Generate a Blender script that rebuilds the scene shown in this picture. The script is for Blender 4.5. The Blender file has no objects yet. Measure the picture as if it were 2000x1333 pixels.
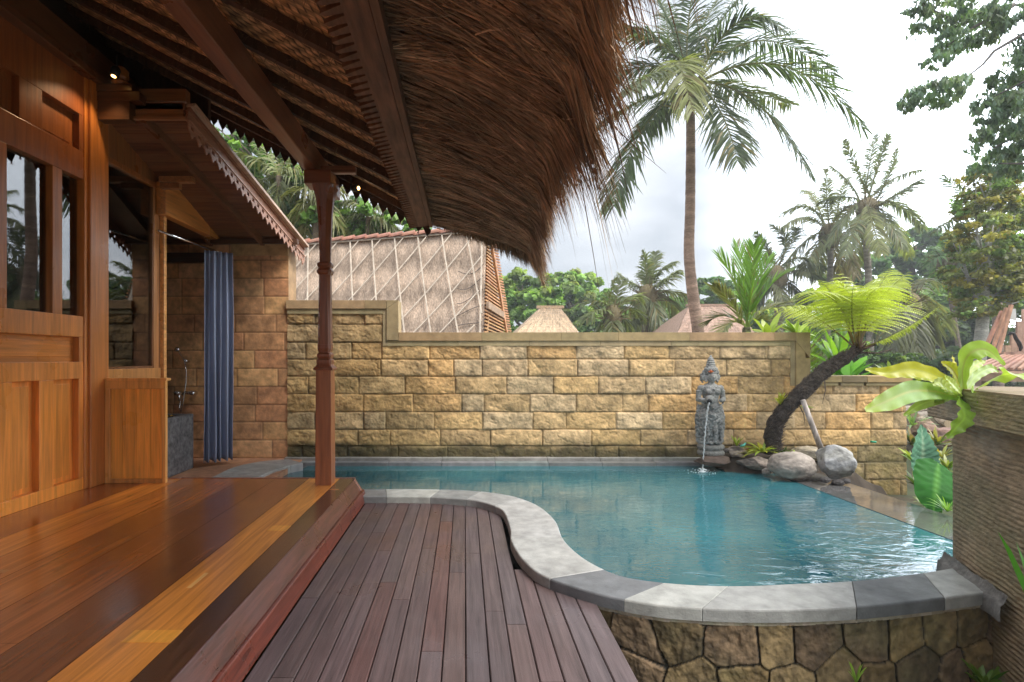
import bpy, bmesh, math, random
import numpy as np
from mathutils import Vector, Matrix, noise as mnoise
rnd = random.Random(7)
rs = np.random.RandomState(11)
PI = math.pi
sc = bpy.context.scene
COLL = sc.collection
# ---------------------------------------------------------------- camera, world, sun, exposure
F = 1000.0; VX = 907.0; VY = 700.0; EYE = 1.3        # measured lens and vanishing point (photo pixels)
cam_d = bpy.data.cameras.new('camera'); cam = bpy.data.objects.new('camera', cam_d); COLL.objects.link(cam)
cam.location = (0, 0, EYE); cam.rotation_euler = (PI/2, 0, 0)
cam_d.sensor_width = 36; cam_d.lens = 36*F/2000
cam_d.shift_x = (1000-VX)/2000; cam_d.shift_y = (VY-666.5)/2000
cam_d.clip_start = 0.05; cam_d.clip_end = 1500
sc.camera = cam
SUN_EL = math.radians(52); SUN_AZ = math.radians(125)    # azimuth clockwise from +Y
w = bpy.data.worlds.new('World'); sc.world = w; w.use_nodes = True
nt = w.node_tree; nt.nodes.clear()
def N(nt, t, **k):
    n = nt.nodes.new(t)
    for a, b in k.items(): setattr(n, a, b)
    return n
out = N(nt, 'ShaderNodeOutputWorld'); mix = N(nt, 'ShaderNodeMixShader')
sky = N(nt, 'ShaderNodeTexSky', sky_type='NISHITA', sun_disc=False, sun_elevation=SUN_EL, sun_rotation=SUN_AZ)
bs = N(nt, 'ShaderNodeBackground'); bs.inputs[1].default_value = 0.12
bc = N(nt, 'ShaderNodeBackground'); bc.inputs[1].default_value = 1.0
tc = N(nt, 'ShaderNodeTexCoord'); mp = N(nt, 'ShaderNodeMapping'); mp.inputs['Scale'].default_value = (1, 1, 2.2)
nz = N(nt, 'ShaderNodeTexNoise'); nz.inputs['Scale'].default_value = 2.3; nz.inputs['Detail'].default_value = 5; nz.inputs['Roughness'].default_value = .5
rp = N(nt, 'ShaderNodeValToRGB'); rp.color_ramp.elements[0].position = .43; rp.color_ramp.elements[0].color = (.29, .315, .345, 1)
rp.color_ramp.elements[1].position = .66; rp.color_ramp.elements[1].color = (.60, .61, .63, 1)
L = nt.links.new
L(tc.outputs['Generated'], mp.inputs[0]); L(mp.outputs[0], nz.inputs['Vector']); L(nz.outputs[0], rp.inputs[0]); L(rp.outputs[0], bc.inputs[0])
sxz = N(nt, 'ShaderNodeSeparateXYZ'); L(tc.outputs['Generated'], sxz.inputs[0]); zb = N(nt, 'ShaderNodeMapRange'); zb.inputs['From Min'].default_value = .05; zb.inputs['From Max'].default_value = .9; zb.inputs['To Min'].default_value = .86; zb.inputs['To Max'].default_value = 2.3
L(sxz.outputs[2], zb.inputs['Value']); 
dt = N(nt, 'ShaderNodeVectorMath', operation='DOT_PRODUCT'); dt.inputs[1].default_value = Vector((.84, .44, .30)).normalized(); nrmz = N(nt, 'ShaderNodeVectorMath', operation='NORMALIZE'); L(tc.outputs['Generated'], nrmz.inputs[0]); L(nrmz.outputs[0], dt.inputs[0])
gl_ = N(nt, 'ShaderNodeMapRange', interpolation_type='SMOOTHSTEP'); gl_.inputs['From Min'].default_value = .78; gl_.inputs['From Max'].default_value = 1.0; gl_.inputs['To Min'].default_value = 0; gl_.inputs['To Max'].default_value = 8.5; L(dt.outputs['Value'], gl_.inputs['Value'])
ad = N(nt, 'ShaderNodeMath', operation='ADD'); L(zb.outputs[0], ad.inputs[0]); L(gl_.outputs[0], ad.inputs[1]); L(ad.outputs[0], bc.inputs[1])     # thin bright cloud to the right; an overcast sky is brightest overhead
L(sky.outputs[0], bs.inputs[0]); L(bs.outputs[0], mix.inputs[1]); L(bc.outputs[0], mix.inputs[2]); mix.inputs[0].default_value = .88
L(mix.outputs[0], out.inputs[0])
sd = bpy.data.lights.new('sun', 'SUN'); sd.energy = 2.4; sd.angle = math.radians(26); sd.color = (1, .95, .87)
so = bpy.data.objects.new('sun', sd); COLL.objects.link(so)
sdir = Vector((math.sin(SUN_AZ)*math.cos(SUN_EL), math.cos(SUN_AZ)*math.cos(SUN_EL), math.sin(SUN_EL)))
so.rotation_euler = sdir.to_track_quat('Z', 'Y').to_euler(); so.location = (5, -5, 12)
sc.view_settings.view_transform = 'Standard'; sc.view_settings.look = 'None'
sc.view_settings.exposure = .82; sc.view_settings.gamma = 1
sc.cycles.max_bounces = 7; sc.cycles.diffuse_bounces = 4; sc.cycles.glossy_bounces = 4; sc.cycles.transparent_max_bounces = 8

def W(px, py, Y): return Vector(((px-VX)/F*Y, Y, EYE-(py-VY)/F*Y))
def G(px, py, Z=0.0):
    Y = F*(EYE-Z)/(py-VY); return Vector(((px-VX)/F*Y, Y, Z))

# ---------------------------------------------------------------- materials (base colour = the 'col' attribute of the mesh x procedural variation)
MATS = {}
def mat(name, rough=.6, scale=(8, 8, 8), amt=.3, bump=.2, bscale=None, spec=.5, coat=0, trans=0, metal=0, detail=6, emit=0, coord='Object', dist=.02, rvar=0, ior=None, warp=0):
    m = bpy.data.materials.new(name); m.use_nodes = True; nt = m.node_tree; nt.nodes.clear(); L = nt.links.new
    o = N(nt, 'ShaderNodeOutputMaterial'); p = N(nt, 'ShaderNodeBsdfPrincipled')
    at = N(nt, 'ShaderNodeAttribute', attribute_name='col')
    tc = N(nt, 'ShaderNodeTexCoord'); mp = N(nt, 'ShaderNodeMapping'); mp.inputs['Scale'].default_value = scale
    nz = N(nt, 'ShaderNodeTexNoise'); nz.inputs['Scale'].default_value = 1; nz.inputs['Detail'].default_value = detail; nz.inputs['Roughness'].default_value = .6
    nz.inputs['Distortion'].default_value = warp
    L(tc.outputs[coord], mp.inputs[0]); L(mp.outputs[0], nz.inputs['Vector'])
    mr = N(nt, 'ShaderNodeMapRange'); mr.inputs['From Min'].default_value = .3; mr.inputs['From Max'].default_value = .7
    mr.inputs['To Min'].default_value = 1-amt; mr.inputs['To Max'].default_value = 1+amt
    L(nz.outputs[0], mr.inputs['Value'])
    mx = N(nt, 'ShaderNodeVectorMath', operation='SCALE'); L(at.outputs['Color'], mx.inputs[0]); L(mr.outputs[0], mx.inputs['Scale'])
    L(mx.outputs[0], p.inputs['Base Color'])
    p.inputs['Roughness'].default_value = rough; p.inputs['Specular IOR Level'].default_value = spec
    p.inputs['Coat Weight'].default_value = coat; p.inputs['Coat Roughness'].default_value = .12; p.inputs['Metallic'].default_value = metal
    if ior: p.inputs['IOR'].default_value = ior
    if rvar:
        r2 = N(nt, 'ShaderNodeMapRange'); r2.inputs['From Min'].default_value = .35; r2.inputs['From Max'].default_value = .65
        r2.inputs['To Min'].default_value = max(.02, rough-rvar); r2.inputs['To Max'].default_value = rough+rvar
        n3 = N(nt, 'ShaderNodeTexNoise'); n3.inputs['Scale'].default_value = 2.5; n3.inputs['Detail'].default_value = 5; L(tc.outputs[coord], n3.inputs['Vector'])
        L(n3.outputs[0], r2.inputs['Value']); L(r2.outputs[0], p.inputs['Roughness'])
        if coat: L(r2.outputs[0], p.inputs['Coat Roughness'])
    if bump:
        b = N(nt, 'ShaderNodeBump'); b.inputs['Strength'].default_value = bump; b.inputs['Distance'].default_value = dist
        if bscale:
            m2 = N(nt, 'ShaderNodeMapping'); m2.inputs['Scale'].default_value = bscale; n2 = N(nt, 'ShaderNodeTexNoise'); n2.inputs['Scale'].default_value = 1; n2.inputs['Detail'].default_value = 8
            L(tc.outputs[coord], m2.inputs[0]); L(m2.outputs[0], n2.inputs['Vector']); L(n2.outputs[0], b.inputs['Height'])
        else: L(nz.outputs[0], b.inputs['Height'])
        L(b.outputs[0], p.inputs['Normal'])
    if emit: p.inputs['Emission Strength'].default_value = emit; L(at.outputs['Color'], p.inputs['Emission Color'])
    if trans:
        t = N(nt, 'ShaderNodeBsdfTranslucent'); ms = N(nt, 'ShaderNodeMixShader'); ms.inputs[0].default_value = trans
        hs = N(nt, 'ShaderNodeVectorMath', operation='MULTIPLY'); hs.inputs[1].default_value = (1.25, 1.35, .6); L(mx.outputs[0], hs.inputs[0])
        L(hs.outputs[0], t.inputs[0]); L(p.outputs[0], ms.inputs[1]); L(t.outputs[0], ms.inputs[2]); L(ms.outputs[0], o.inputs[0])
    else: L(p.outputs[0], o.inputs[0])
    MATS[name] = m; return m
mat('wood_y', .34, (28, 1.6, 28), .30, .12, coat=.15, rvar=.08, warp=.6)      # grain along Y
mat('wood_z', .34, (26, 26, 1.5), .30, .12, coat=.15, rvar=.08, warp=.6)
mat('wood_x', .4, (1.6, 28, 28), .4, .12, coat=.1, warp=.6)
mat('floor_wood', .20, (22, 1.1, 22), .36, .10, coat=.7, rvar=.05, warp=1.2, dist=.01)
mat('step_wood', .32, (30, 2.0, 30), .5, .15, coat=.2, rvar=.1, warp=1.2, dist=.01)
mat('deck_wood', .40, (45, 2.2, 45), .34, .25, coat=.0, rvar=.14, warp=.5, spec=.42, dist=.01)
mat('rough_wood', .75, (30, 3, 3), .45, .3)
mat('stone', .85, (24, 24, 24), .22, .35, bscale=(40, 40, 40), dist=.02, detail=9)
mat('smooth_stone', .8, (7, 7, 7), .25, .25, bscale=(60, 60, 60), dist=.006, detail=8)
mat('curb_stone', .65, (11, 11, 11), .26, .5, bscale=(90, 90, 90), dist=.004, rvar=.2)
mat('wet_ledge', .06, (3, 3, 3), .15, .12, bscale=(9, 14, 9), dist=.01, spec=1.0, ior=1.6)
mat('carved', .8, (14, 14, 50), .3, .5, bscale=(30, 30, 110), dist=.015, detail=8)
mat('statue', .82, (40, 40, 40), .3, .9, bscale=(85, 85, 85), dist=.012, detail=6)
mat('boulder', .8, (6, 6, 6), .35, .5, bscale=(35, 35, 35), dist=.02, detail=10)
mat('terrazzo', .5, (22, 22, 22), .7, .1)
mat('tile', .55, (9, 9, 9), .3, .25, bscale=(50, 50, 50), dist=.008)
mat('thatch', .8, (9, 9, 9), .35, 0)
mat('thatch_body', .9, (60, 8, 25), .7, .9, dist=.03, detail=8)
mat('mat_weave', .8, (6, 90, 6), .5, .5, bscale=(70, 90, 70), dist=.01)
mat('far_thatch', .95, (60, 14, 14), .42, .9, bscale=(90, 30, 16), dist=.04, detail=8)
mat('bamboo', .6, (6, 6, 6), .3, .1)
mat('leaf', .5, (1.4, 1.4, 1.4), .3, 0, trans=.42)
mat('thick_leaf', .6, (3, 3, 3), .15, 0, trans=.06, spec=.22)
mat('glossy_leaf', .35, (3, 3, 3), .18, 0, trans=.35)
mat('bark', .9, (12, 12, 40), .4, .8, bscale=(25, 25, 60), dist=.03)
mat('fern_bark', .95, (30, 30, 30), .7, 1, dist=.05)
mat('cloth', .85, (20, 20, 3), .1, .05)
mat('chrome', .12, (2, 2, 2), .02, 0, metal=1)
mat('paint', .5, (5, 5, 5), .1, .05)
mat('soil', .95, (1.5, 1.5, 1.5), .4, .6, dist=.05)
mat('plaster', .9, (3, 3, 3), .1, 0)
mat('lamp_glow', .5, emit=9)
mat('foam', .3, (30, 30, 30), .05, .3)
# water
def water_mat():
    m = bpy.data.materials.new('pool_water'); m.use_nodes = True; nt = m.node_tree; nt.nodes.clear(); L = nt.links.new
    o = N(nt, 'ShaderNodeOutputMaterial'); p = N(nt, 'ShaderNodeBsdfPrincipled'); tc = N(nt, 'ShaderNodeTexCoord')
    n1 = N(nt, 'ShaderNodeTexNoise'); n1.inputs['Scale'].default_value = .8; n1.inputs['Detail'].default_value = 3
    rp = N(nt, 'ShaderNodeValToRGB'); rp.color_ramp.elements[0].position = .3; rp.color_ramp.elements[0].color = (.018, .102, .135, 1)
    rp.color_ramp.elements[1].position = .75; rp.color_ramp.elements[1].color = (.040, .188, .215, 1)
    L(tc.outputs['Object'], n1.inputs['Vector']); L(n1.outputs[0], rp.inputs[0]); L(rp.outputs[0], p.inputs['Base Color'])
    p.inputs['Roughness'].default_value = .03; p.inputs['IOR'].default_value = 2.05; p.inputs['Specular IOR Level'].default_value = .6
    mp = N(nt, 'ShaderNodeMapping'); mp.inputs['Scale'].default_value = (5.5, 11, 1)
    n2 = N(nt, 'ShaderNodeTexNoise'); n2.inputs['Scale'].default_value = 1; n2.inputs['Detail'].default_value = 3; n2.inputs['Distortion'].default_value = .6
    L(tc.outputs['Object'], mp.inputs[0]); L(mp.outputs[0], n2.inputs['Vector'])
    # the surface is livelier towards the overflow edge
    sx = N(nt, 'ShaderNodeSeparateXYZ'); L(tc.outputs['Object'], sx.inputs[0])
    mr = N(nt, 'ShaderNodeMapRange'); mr.inputs['From Min'].default_value = .8; mr.inputs['From Max'].default_value = 2.6; mr.inputs['To Min'].default_value = .10; mr.inputs['To Max'].default_value = .42
    L(sx.outputs[0], mr.inputs['Value'])
    b = N(nt, 'ShaderNodeBump'); b.inputs['Distance'].default_value = .016; L(mr.outputs[0], b.inputs['Strength']); L(n2.outputs[0], b.inputs['Height']); L(b.outputs[0], p.inputs['Normal'])
    L(p.outputs[0], o.inputs[0]); MATS['water'] = m
water_mat()
def glass_mat():
    m = bpy.data.materials.new('window_glass'); m.use_nodes = True; nt = m.node_tree; nt.nodes.clear(); L = nt.links.new
    o = N(nt, 'ShaderNodeOutputMaterial'); t = N(nt, 'ShaderNodeBsdfTransparent'); t.inputs[0].default_value = (.82, .86, .84, 1)
    g = N(nt, 'ShaderNodeBsdfGlossy'); g.inputs['Roughness'].default_value = .015; fr = N(nt, 'ShaderNodeFresnel'); fr.inputs[0].default_value = 2.3
    ms = N(nt, 'ShaderNodeMixShader'); L(fr.outputs[0], ms.inputs[0]); L(t.outputs[0], ms.inputs[1]); L(g.outputs[0], ms.inputs[2]); L(ms.outputs[0], o.inputs[0])
    MATS['glass'] = m
glass_mat()
def jet_mat():
    m = bpy.data.materials.new('falling_water'); m.use_nodes = True; nt = m.node_tree; nt.nodes.clear(); L = nt.links.new
    o = N(nt, 'ShaderNodeOutputMaterial'); p = N(nt, 'ShaderNodeBsdfPrincipled'); p.inputs['Base Color'].default_value = (.9, .93, .95, 1)
    p.inputs['Roughness'].default_value = .08; p.inputs['Transmission Weight'].default_value = .45; p.inputs['IOR'].default_value = 1.33
    L(p.outputs[0], o.inputs[0]); MATS['jet'] = m
jet_mat()

# ---------------------------------------------------------------- noise
TAB = rs.rand(256, 256)
def vn(x, y):
    x = np.asarray(x, float); y = np.asarray(y, float)
    xi = np.floor(x).astype(int); yi = np.floor(y).astype(int); fx = x-xi; fy = y-yi
    fx = fx*fx*(3-2*fx); fy = fy*fy*(3-2*fy)
    a = TAB[xi & 255, yi & 255]; b = TAB[(xi+1) & 255, yi & 255]; c = TAB[xi & 255, (yi+1) & 255]; d = TAB[(xi+1) & 255, (yi+1) & 255]
    return (a*(1-fx)+b*fx)*(1-fy)+(c*(1-fx)+d*fx)*fy
def fbm(x, y, o=5, g=.5):
    s = 0; a = 1; t = 0
    for i in range(o): s = s+a*vn(x*2**i+i*17.3, y*2**i+i*9.1); t += a; a *= g
    return s/t-.5

# ---------------------------------------------------------------- object helpers
def mesh_obj(name, V, Fc, C, m, parent=None, root=(0, 0, 0), smooth=False):
    V = np.asarray(V, float)-np.asarray(root, float)
    me = bpy.data.meshes.new(name); me.from_pydata(V.tolist(), [], Fc if isinstance(Fc, list) else Fc.tolist())
    a = me.color_attributes.new('col', 'FLOAT_COLOR', 'POINT'); n = len(V)
    C = np.asarray(C, float); C = np.broadcast_to(C, (n, 3)) if C.ndim == 1 else C
    buf = np.ones((n, 4)); buf[:, :3] = C; a.data.foreach_set('color', buf.ravel())
    me.materials.append(MATS[m] if isinstance(m, str) else m)
    if smooth: me.polygons.foreach_set('use_smooth', [True]*len(me.polygons))
    o = bpy.data.objects.new(name, me); COLL.objects.link(o)
    if parent is None: o.location = root
    else: o.parent = parent
    return o
def tag(o, label, cat, group=None):
    o['label'] = label; o['category'] = cat
    if group: o['group'] = group
    return o
def thing(name, label, cat, loc=(0, 0, 0), group=None):
    o = bpy.data.objects.new(name, None); COLL.objects.link(o); o.location = loc; o.empty_display_size = .2
    return tag(o, label, cat, group)
def struct(o): o['kind'] = 'structure'; return o
def bev(o, wd=.004, s=2):
    b = o.modifiers.new('bevel', 'BEVEL'); b.width = wd; b.segments = s; b.limit_method = 'ANGLE'; return o
class MB:
    def __init__(s): s.V = []; s.F = []; s.C = []
    def poly(s, vs, fs, c):
        b = len(s.V); s.V += [tuple(v) for v in vs]; s.F += [[i+b for i in f] for f in fs]
        if np.ndim(c) == 1: s.C += [tuple(c)]*len(vs)
        else: s.C += [tuple(x) for x in c]
    def box(s, x0, x1, y0, y1, z0, z1, c=(.3, .3, .3), j=0):
        if x0 > x1: x0, x1 = x1, x0
        if y0 > y1: y0, y1 = y1, y0
        if z0 > z1: z0, z1 = z1, z0
        vs = [(x0, y0, z0), (x1, y0, z0), (x1, y1, z0), (x0, y1, z0), (x0, y0, z1), (x1, y0, z1), (x1, y1, z1), (x0, y1, z1)]
        s.poly(vs, [(0, 3, 2, 1), (4, 5, 6, 7), (0, 1, 5, 4), (1, 2, 6, 5), (2, 3, 7, 6), (3, 0, 4, 7)], c)
    def hexa(s, b, t, c):          # bottom and top quads
        s.poly(list(b)+list(t), [(0, 3, 2, 1), (4, 5, 6, 7), (0, 1, 5, 4), (1, 2, 6, 5), (2, 3, 7, 6), (3, 0, 4, 7)], c)
    def bar(s, a, b, wx, wy, c, up=(0, 0, 1)):
        a = Vector(a); b = Vector(b); t = (b-a).normalized(); u = Vector(up); sd = t.cross(u)
        if sd.length < 1e-4: sd = t.cross(Vector((1, 0, 0)))
        sd.normalize(); u = sd.cross(t).normalized()
        q = lambda p: [p-sd*wx/2-u*wy/2, p+sd*wx/2-u*wy/2, p+sd*wx/2+u*wy/2, p-sd*wx/2+u*wy/2]
        s.poly(q(a)+q(b), [(0, 1, 2, 3), (7, 6, 5, 4), (0, 4, 5, 1), (1, 5, 6, 2), (2, 6, 7, 3), (3, 7, 4, 0)], c)
    def tube(s, pts, rad, c, n=10, caps=True):
        pts = [Vector(p) for p in pts]; k = len(pts); rad = [rad]*k if np.isscalar(rad) else rad
        vs = []; ref = Vector((.13, .27, 1)).normalized()
        for i, p in enumerate(pts):
            t = (pts[min(i+1, k-1)]-pts[max(i-1, 0)]).normalized()
            a = t.cross(ref)
            if a.length < .1: a = t.cross(Vector((1, 0, 0)))
            a.normalize(); b = t.cross(a)
            for j in range(n):
                th = 2*PI*j/n; vs.append(p+(a*math.cos(th)+b*math.sin(th))*rad[i])
        fs = [(i*n+j, i*n+(j+1) % n, (i+1)*n+(j+1) % n, (i+1)*n+j) for i in range(k-1) for j in range(n)]
        if caps: fs += [tuple(range(n))[::-1], tuple((k-1)*n+j for j in range(n))]
        if len(np.shape(c)) == 2: c = [c[i] for i in range(k) for j in range(n)]
        s.poly(vs, fs, c)
    def ring(s, prof, c, n=20, cx=0, cy=0, sy=1.0):      # lathe round Z: list of (r, z)
        vs = [(cx+r*math.cos(2*PI*j/n), cy+sy*r*math.sin(2*PI*j/n), z) for r, z in prof for j in range(n)]
        k = len(prof); fs = [(i*n+j, i*n+(j+1) % n, (i+1)*n+(j+1) % n, (i+1)*n+j) for i in range(k-1) for j in range(n)]
        fs += [tuple(range(n))[::-1], tuple((k-1)*n+j for j in range(n))]
        s.poly(vs, fs, c)
    def build(s, name, m, parent=None, root=(0, 0, 0), smooth=False):
        return mesh_obj(name, s.V, s.F, np.array(s.C), m, parent, root, smooth)
class Strips:                       # ribbons: paths (n,k,3), half widths (n,k), side vectors (n,3) or (n,k,3), colours (n,3)
    def __init__(s): s.V = []; s.F = []; s.C = []; s.n = 0
    def add(s, P, Wd, S, C):
        P = np.asarray(P, float); n, k, _ = P.shape; Wd = np.broadcast_to(np.asarray(Wd, float), (n, k)); S = np.asarray(S, float)
        if S.ndim == 2: S = S[:, None, :]
        A = P-S*Wd[..., None]; B = P+S*Wd[..., None]; V = np.stack([A, B], 2).reshape(-1, 3)
        base = s.n+np.arange(n)[:, None]*2*k+np.arange(k-1)[None]*2
        base = base.ravel(); s.F.append(np.stack([base, base+1, base+3, base+2], 1)); s.V.append(V)
        C = np.asarray(C, float)
        if C.ndim == 2: C = np.repeat(C, 2*k, 0)
        else: C = np.repeat(C.reshape(-1, 3), 2, 0)
        s.C.append(C); s.n += len(V)
    def build(s, name, m, parent=None, root=(0, 0, 0), smooth=False):
        return mesh_obj(name, np.concatenate(s.V), np.concatenate(s.F), np.concatenate(s.C), m, parent, root, smooth)
def unit(a): a = np.asarray(a, float); return a/np.maximum(np.linalg.norm(a, axis=-1, keepdims=True), 1e-9)
def gridmesh(name, P, C, m, parent=None, root=(0, 0, 0), smooth=True):   # P (a,b,3)
    a, b, _ = P.shape; i = (np.arange(a-1)[:, None]*b+np.arange(b-1)[None]).ravel()
    return mesh_obj(name, P.reshape(-1, 3), np.stack([i, i+1, i+b+1, i+b], 1), C.reshape(-1, 3), m, parent, root, smooth)
def jc(c, a=.1): k = 1+rnd.uniform(-a, a); return tuple(min(1, x*k*(1+rnd.uniform(-a, a)*.3)) for x in c)
# ================================================================ GROUND, DECK, PLATFORM, POOL
def axis_pts(a, fine0, fine1, b, d): 
    f = list(np.arange(fine0, fine1+1e-6, d)); lo = [fine0-(fine0-a)*(i/12)**2 for i in range(12, 0, -1)]; hi = [fine1+(b-fine1)*(i/14)**2 for i in range(1, 15)]
    return np.array(lo+f+hi)
gx = axis_pts(-120, -7, 13, 160, .25); gy = axis_pts(-60, -1, 14, 420, .25)
GX, GY = np.meshgrid(gx, gy, indexing='ij')
def sst(x, a, b): t = np.clip((x-a)/(b-a), 0, 1); return t*t*(3-2*t)
def ground_h(X, Y):
    h = -.85+0*X
    h = h+.45*sst(Y, 3.4, 6.2)
    h = h+np.where(X > 4.0, .25*sst(Y, 3.0, 4.2)*(1-sst(Y, 5.0, 6.3)), 0)
    h = h+.95*np.exp(-((X-8.6)/1.9)**2-((Y-10.2)/2.0)**2)
    h = h+.25*fbm(X*.35, Y*.35, 4)*sst(np.hypot(X, Y), 5, 9)+.05*fbm(X*2.3, Y*2.3, 3)
    return h
GZ = ground_h(GX, GY)
gc = np.stack([.075+0*GX, .050+0*GX, .032+0*GX], -1); gg = np.clip(fbm(GX*.8, GY*.8, 4)*4+.5, 0, 1)[..., None]
gc = gc*(1-gg)+np.array([.045, .070, .022])*gg
struct(gridmesh('ground', np.stack([GX, GY, GZ], -1), gc, 'soil'))

def catmull(P, t):
    P = np.asarray(P, float); n = len(P); i = np.clip(np.floor(t).astype(int), 0, n-2); u = (t-i)[:, None]
    p0 = P[np.clip(i-1, 0, n-1)]; p1 = P[i]; p2 = P[i+1]; p3 = P[np.clip(i+2, 0, n-1)]
    return .5*((2*p1)+(-p0+p2)*u+(2*p0-5*p1+4*p2-p3)*u*u+(-p0+3*p1-3*p2+p3)*u**3)
CT = .06; WL = -.03
pin = [(700, 956), (780, 955), (860, 956), (915, 958), (965, 963), (1012, 972), (1052, 988), (1084, 1016), (1100, 1052), (1132, 1084), (1172, 1108), (1220, 1126), (1290, 1137), (1370, 1143), (1460, 1144), (1550, 1140), (1653, 1135), (1766, 1124), (1872, 1107)]
pou = [(700, 970), (780, 970), (840, 971), (890, 974), (930, 978), (965, 988), (984, 1000), (996, 1032), (998, 1056), (1020, 1092), (1060, 1124), (1140, 1152), (1210, 1169), (1300, 1183), (1420, 1190), (1530, 1191), (1660, 1186), (1790, 1174), (1962, 1153)]
cin = np.array([G(a, b, CT)[:2] for a, b in pin]); cou = np.array([G(a, b, CT)[:2] for a, b in pou])
cin = np.vstack([[cin[0][0]-.9, cin[0][1]], cin]); cou = np.vstack([[cou[0][0]-.9, cou[0][1]], cou])
blocks = [(0, 1.0, 'd'), (1.0, 1.6, 'g'), (1.6, 3.0, 'L'), (3.0, 4.5, 'g'), (4.5, 6.1, 'm'), (6.1, 8.9, 'L'), (8.9, 11.2, 'L'), (11.2, 13.1, 'd'), (13.1, 14.6, 'L'), (14.6, 17.1, 'm'), (17.1, 18.3, 'd'), (18.3, 19, 'L')]
CC = {'d': (.15, .155, .16), 'g': (.205, .21, .205), 'L': (.37, .37, .35), 'm': (.31, .31, .30)}
def strip_block(mb, A, B, zt, zo, zi, c):     # A inner (n,2), B outer (n,2)
    n = len(A); ch = .007; vs = []
    for a, b in zip(A, B):
        d = (b-a)/np.linalg.norm(b-a)
        for (p, z) in ((a, zi), (a, zt-ch), (a+d*ch, zt), (b-d*ch, zt), (b, zt-ch), (b, zo)): vs.append((p[0], p[1], z))
    fs = [(i*6+j, (i+1)*6+j, (i+1)*6+j+1, i*6+j+1) for i in range(n-1) for j in range(5)]
    fs += [tuple(range(6)), tuple((n-1)*6+j for j in range(6))[::-1]]
    vsn = np.array(vs); k = 1+.35*fbm(vsn[:, 0]*3.1+5, vsn[:, 1]*3.1, 4)-.25*np.clip(fbm(vsn[:, 0]*1.9+15, vsn[:, 1]*1.9, 4)*6-.9, 0, 1)
    mb.poly(vs, fs, np.array(c)[None]*k[:, None])
mb = MB(); PO = []
for t0, t1, k in blocks:
    t = np.linspace(t0+.004, t1-.004, max(4, int((t1-t0)*9))); strip_block(mb, catmull(cin, t), catmull(cou, t), CT+rnd.uniform(-.001, .001), -.005, -.3, jc(CC[k], .05))
# left curb and back ledge
lin = np.array([G(a, b, CT)[:2] for a, b in [(440, 950), (492, 937), (534, 919), (568, 909), (592, 904.5)]]); lou = np.array([G(a, b, CT)[:2] for a, b in [(350, 950), (402, 937), (453, 914), (505, 902), (563, 897)]])
for t0, t1, k in [(0, 1.6, 'm'), (1.6, 3.0, 'L'), (3.0, 4, 'm')]:
    t = np.linspace(t0+.005, t1-.005, 8); strip_block(mb, catmull(lin, t), catmull(lou, t), CT, -.2, -.3, jc(CC[k], .05))
x0 = lin[-1][0]
for i in range(9):
    xa = x0-.35+i*.66; mb.box(xa+.002, xa+.658, 6.30+rnd.uniform(-.003, .003), 6.55, -.3, .012+rnd.uniform(0, .003), jc((.20, .205, .205), .18))
    mb.box(xa+.002, xa+.658, 6.41, 6.55, .012, .05, jc((.27, .265, .25), .12))
coping = bev(mb.build('pool_coping', 'curb_stone'), .003, 1); struct(coping)
# overflow ledge along the right side, a film of water on it
mb = MB(); y = 2.55
while y < 6.3:
    y2 = min(y+.62, 6.3); mb.box(3.56, 4.08, y+.002, y2-.002, -.45, WL+.004+rnd.uniform(0, .001), jc((.10, .10, .096), .14)); y = y2
struct(mb.build('overflow_ledge', 'wet_ledge'))
t = np.linspace(0, 19, 90); mid = catmull(cin, t)*.75+catmull(cou, t)*.25
lm = catmull(lin, np.linspace(0, 4, 12))*.8+catmull(lou, np.linspace(0, 4, 12))*.2
outline = [tuple(p) for p in mid]+[(3.75, mid[-1][1]), (3.75, 6.35)]+[(x0, 6.35)]+[tuple(p) for p in lm[::-1]]
outline = [(x, y, WL) for x, y in outline]
wm = mesh_obj('pool_water', outline, [tuple(range(len(outline)))], (.05, .3, .3), 'water'); struct(wm)
# ---- plinth wall of irregular stones under the curb
tt = np.linspace(10.9, 19, 560); oc = catmull(cou, tt); ic = catmull(cin, tt)
dd = unit(oc-ic); base = oc-dd*.035; s = np.concatenate([[0], np.cumsum(np.linalg.norm(np.diff(base, axis=0), axis=1))])
vz = np.linspace(0, .85, 130); S, Vv = np.meshgrid(s, vz, indexing='ij')
cs = .235; sites = []
for i in range(-1, int(s[-1]/cs)+3):
    for j in range(-1, 5):
        if j <= 0: sites.append((i*cs+rs.uniform(-.08, .08)+.05, .10+j*.24+rs.uniform(-.03, .03)))
        else: sites.append((i*cs+rs.uniform(-.08, .08)+(j % 2)*.1, .10+j*cs*.93+rs.uniform(-.055, .055)))
sites = np.array(sites); wS = S+.02*fbm(S*9, Vv*9, 2); wV = Vv+.02*fbm(S*9+40, Vv*9, 2)
D = np.sqrt((wS[..., None]-sites[:, 0])**2+(wV[..., None]-sites[:, 1])**2); idx = np.argsort(D, -1)[..., :2]
d1 = np.take_along_axis(D, idx[..., :1], -1)[..., 0]; d2 = np.take_along_axis(D, idx[..., 1:2], -1)[..., 0]; e = d2-d1
sc_ = np.array([(.34, .23, .10), (.18, .12, .07), (.27, .19, .09), (.11, .08, .055), (.38, .26, .11), (.21, .14, .08)])*.82
scol = sc_[rs.randint(0, 6, len(sites))]*rs.uniform(.55, 1.35, (len(sites), 1))
col = scol[idx[..., 0]]; tilt = rs.uniform(-.12, .12, (len(sites), 2))[idx[..., 0]]
loc = np.stack([S, Vv], -1)-sites[idx[..., 0]]
hgt = .022*sst(e, .0, .018)+(loc*tilt).sum(-1)*.6+.030*fbm(S*14, Vv*14, 5)+.012*fbm(S*45, Vv*45, 3)
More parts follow.
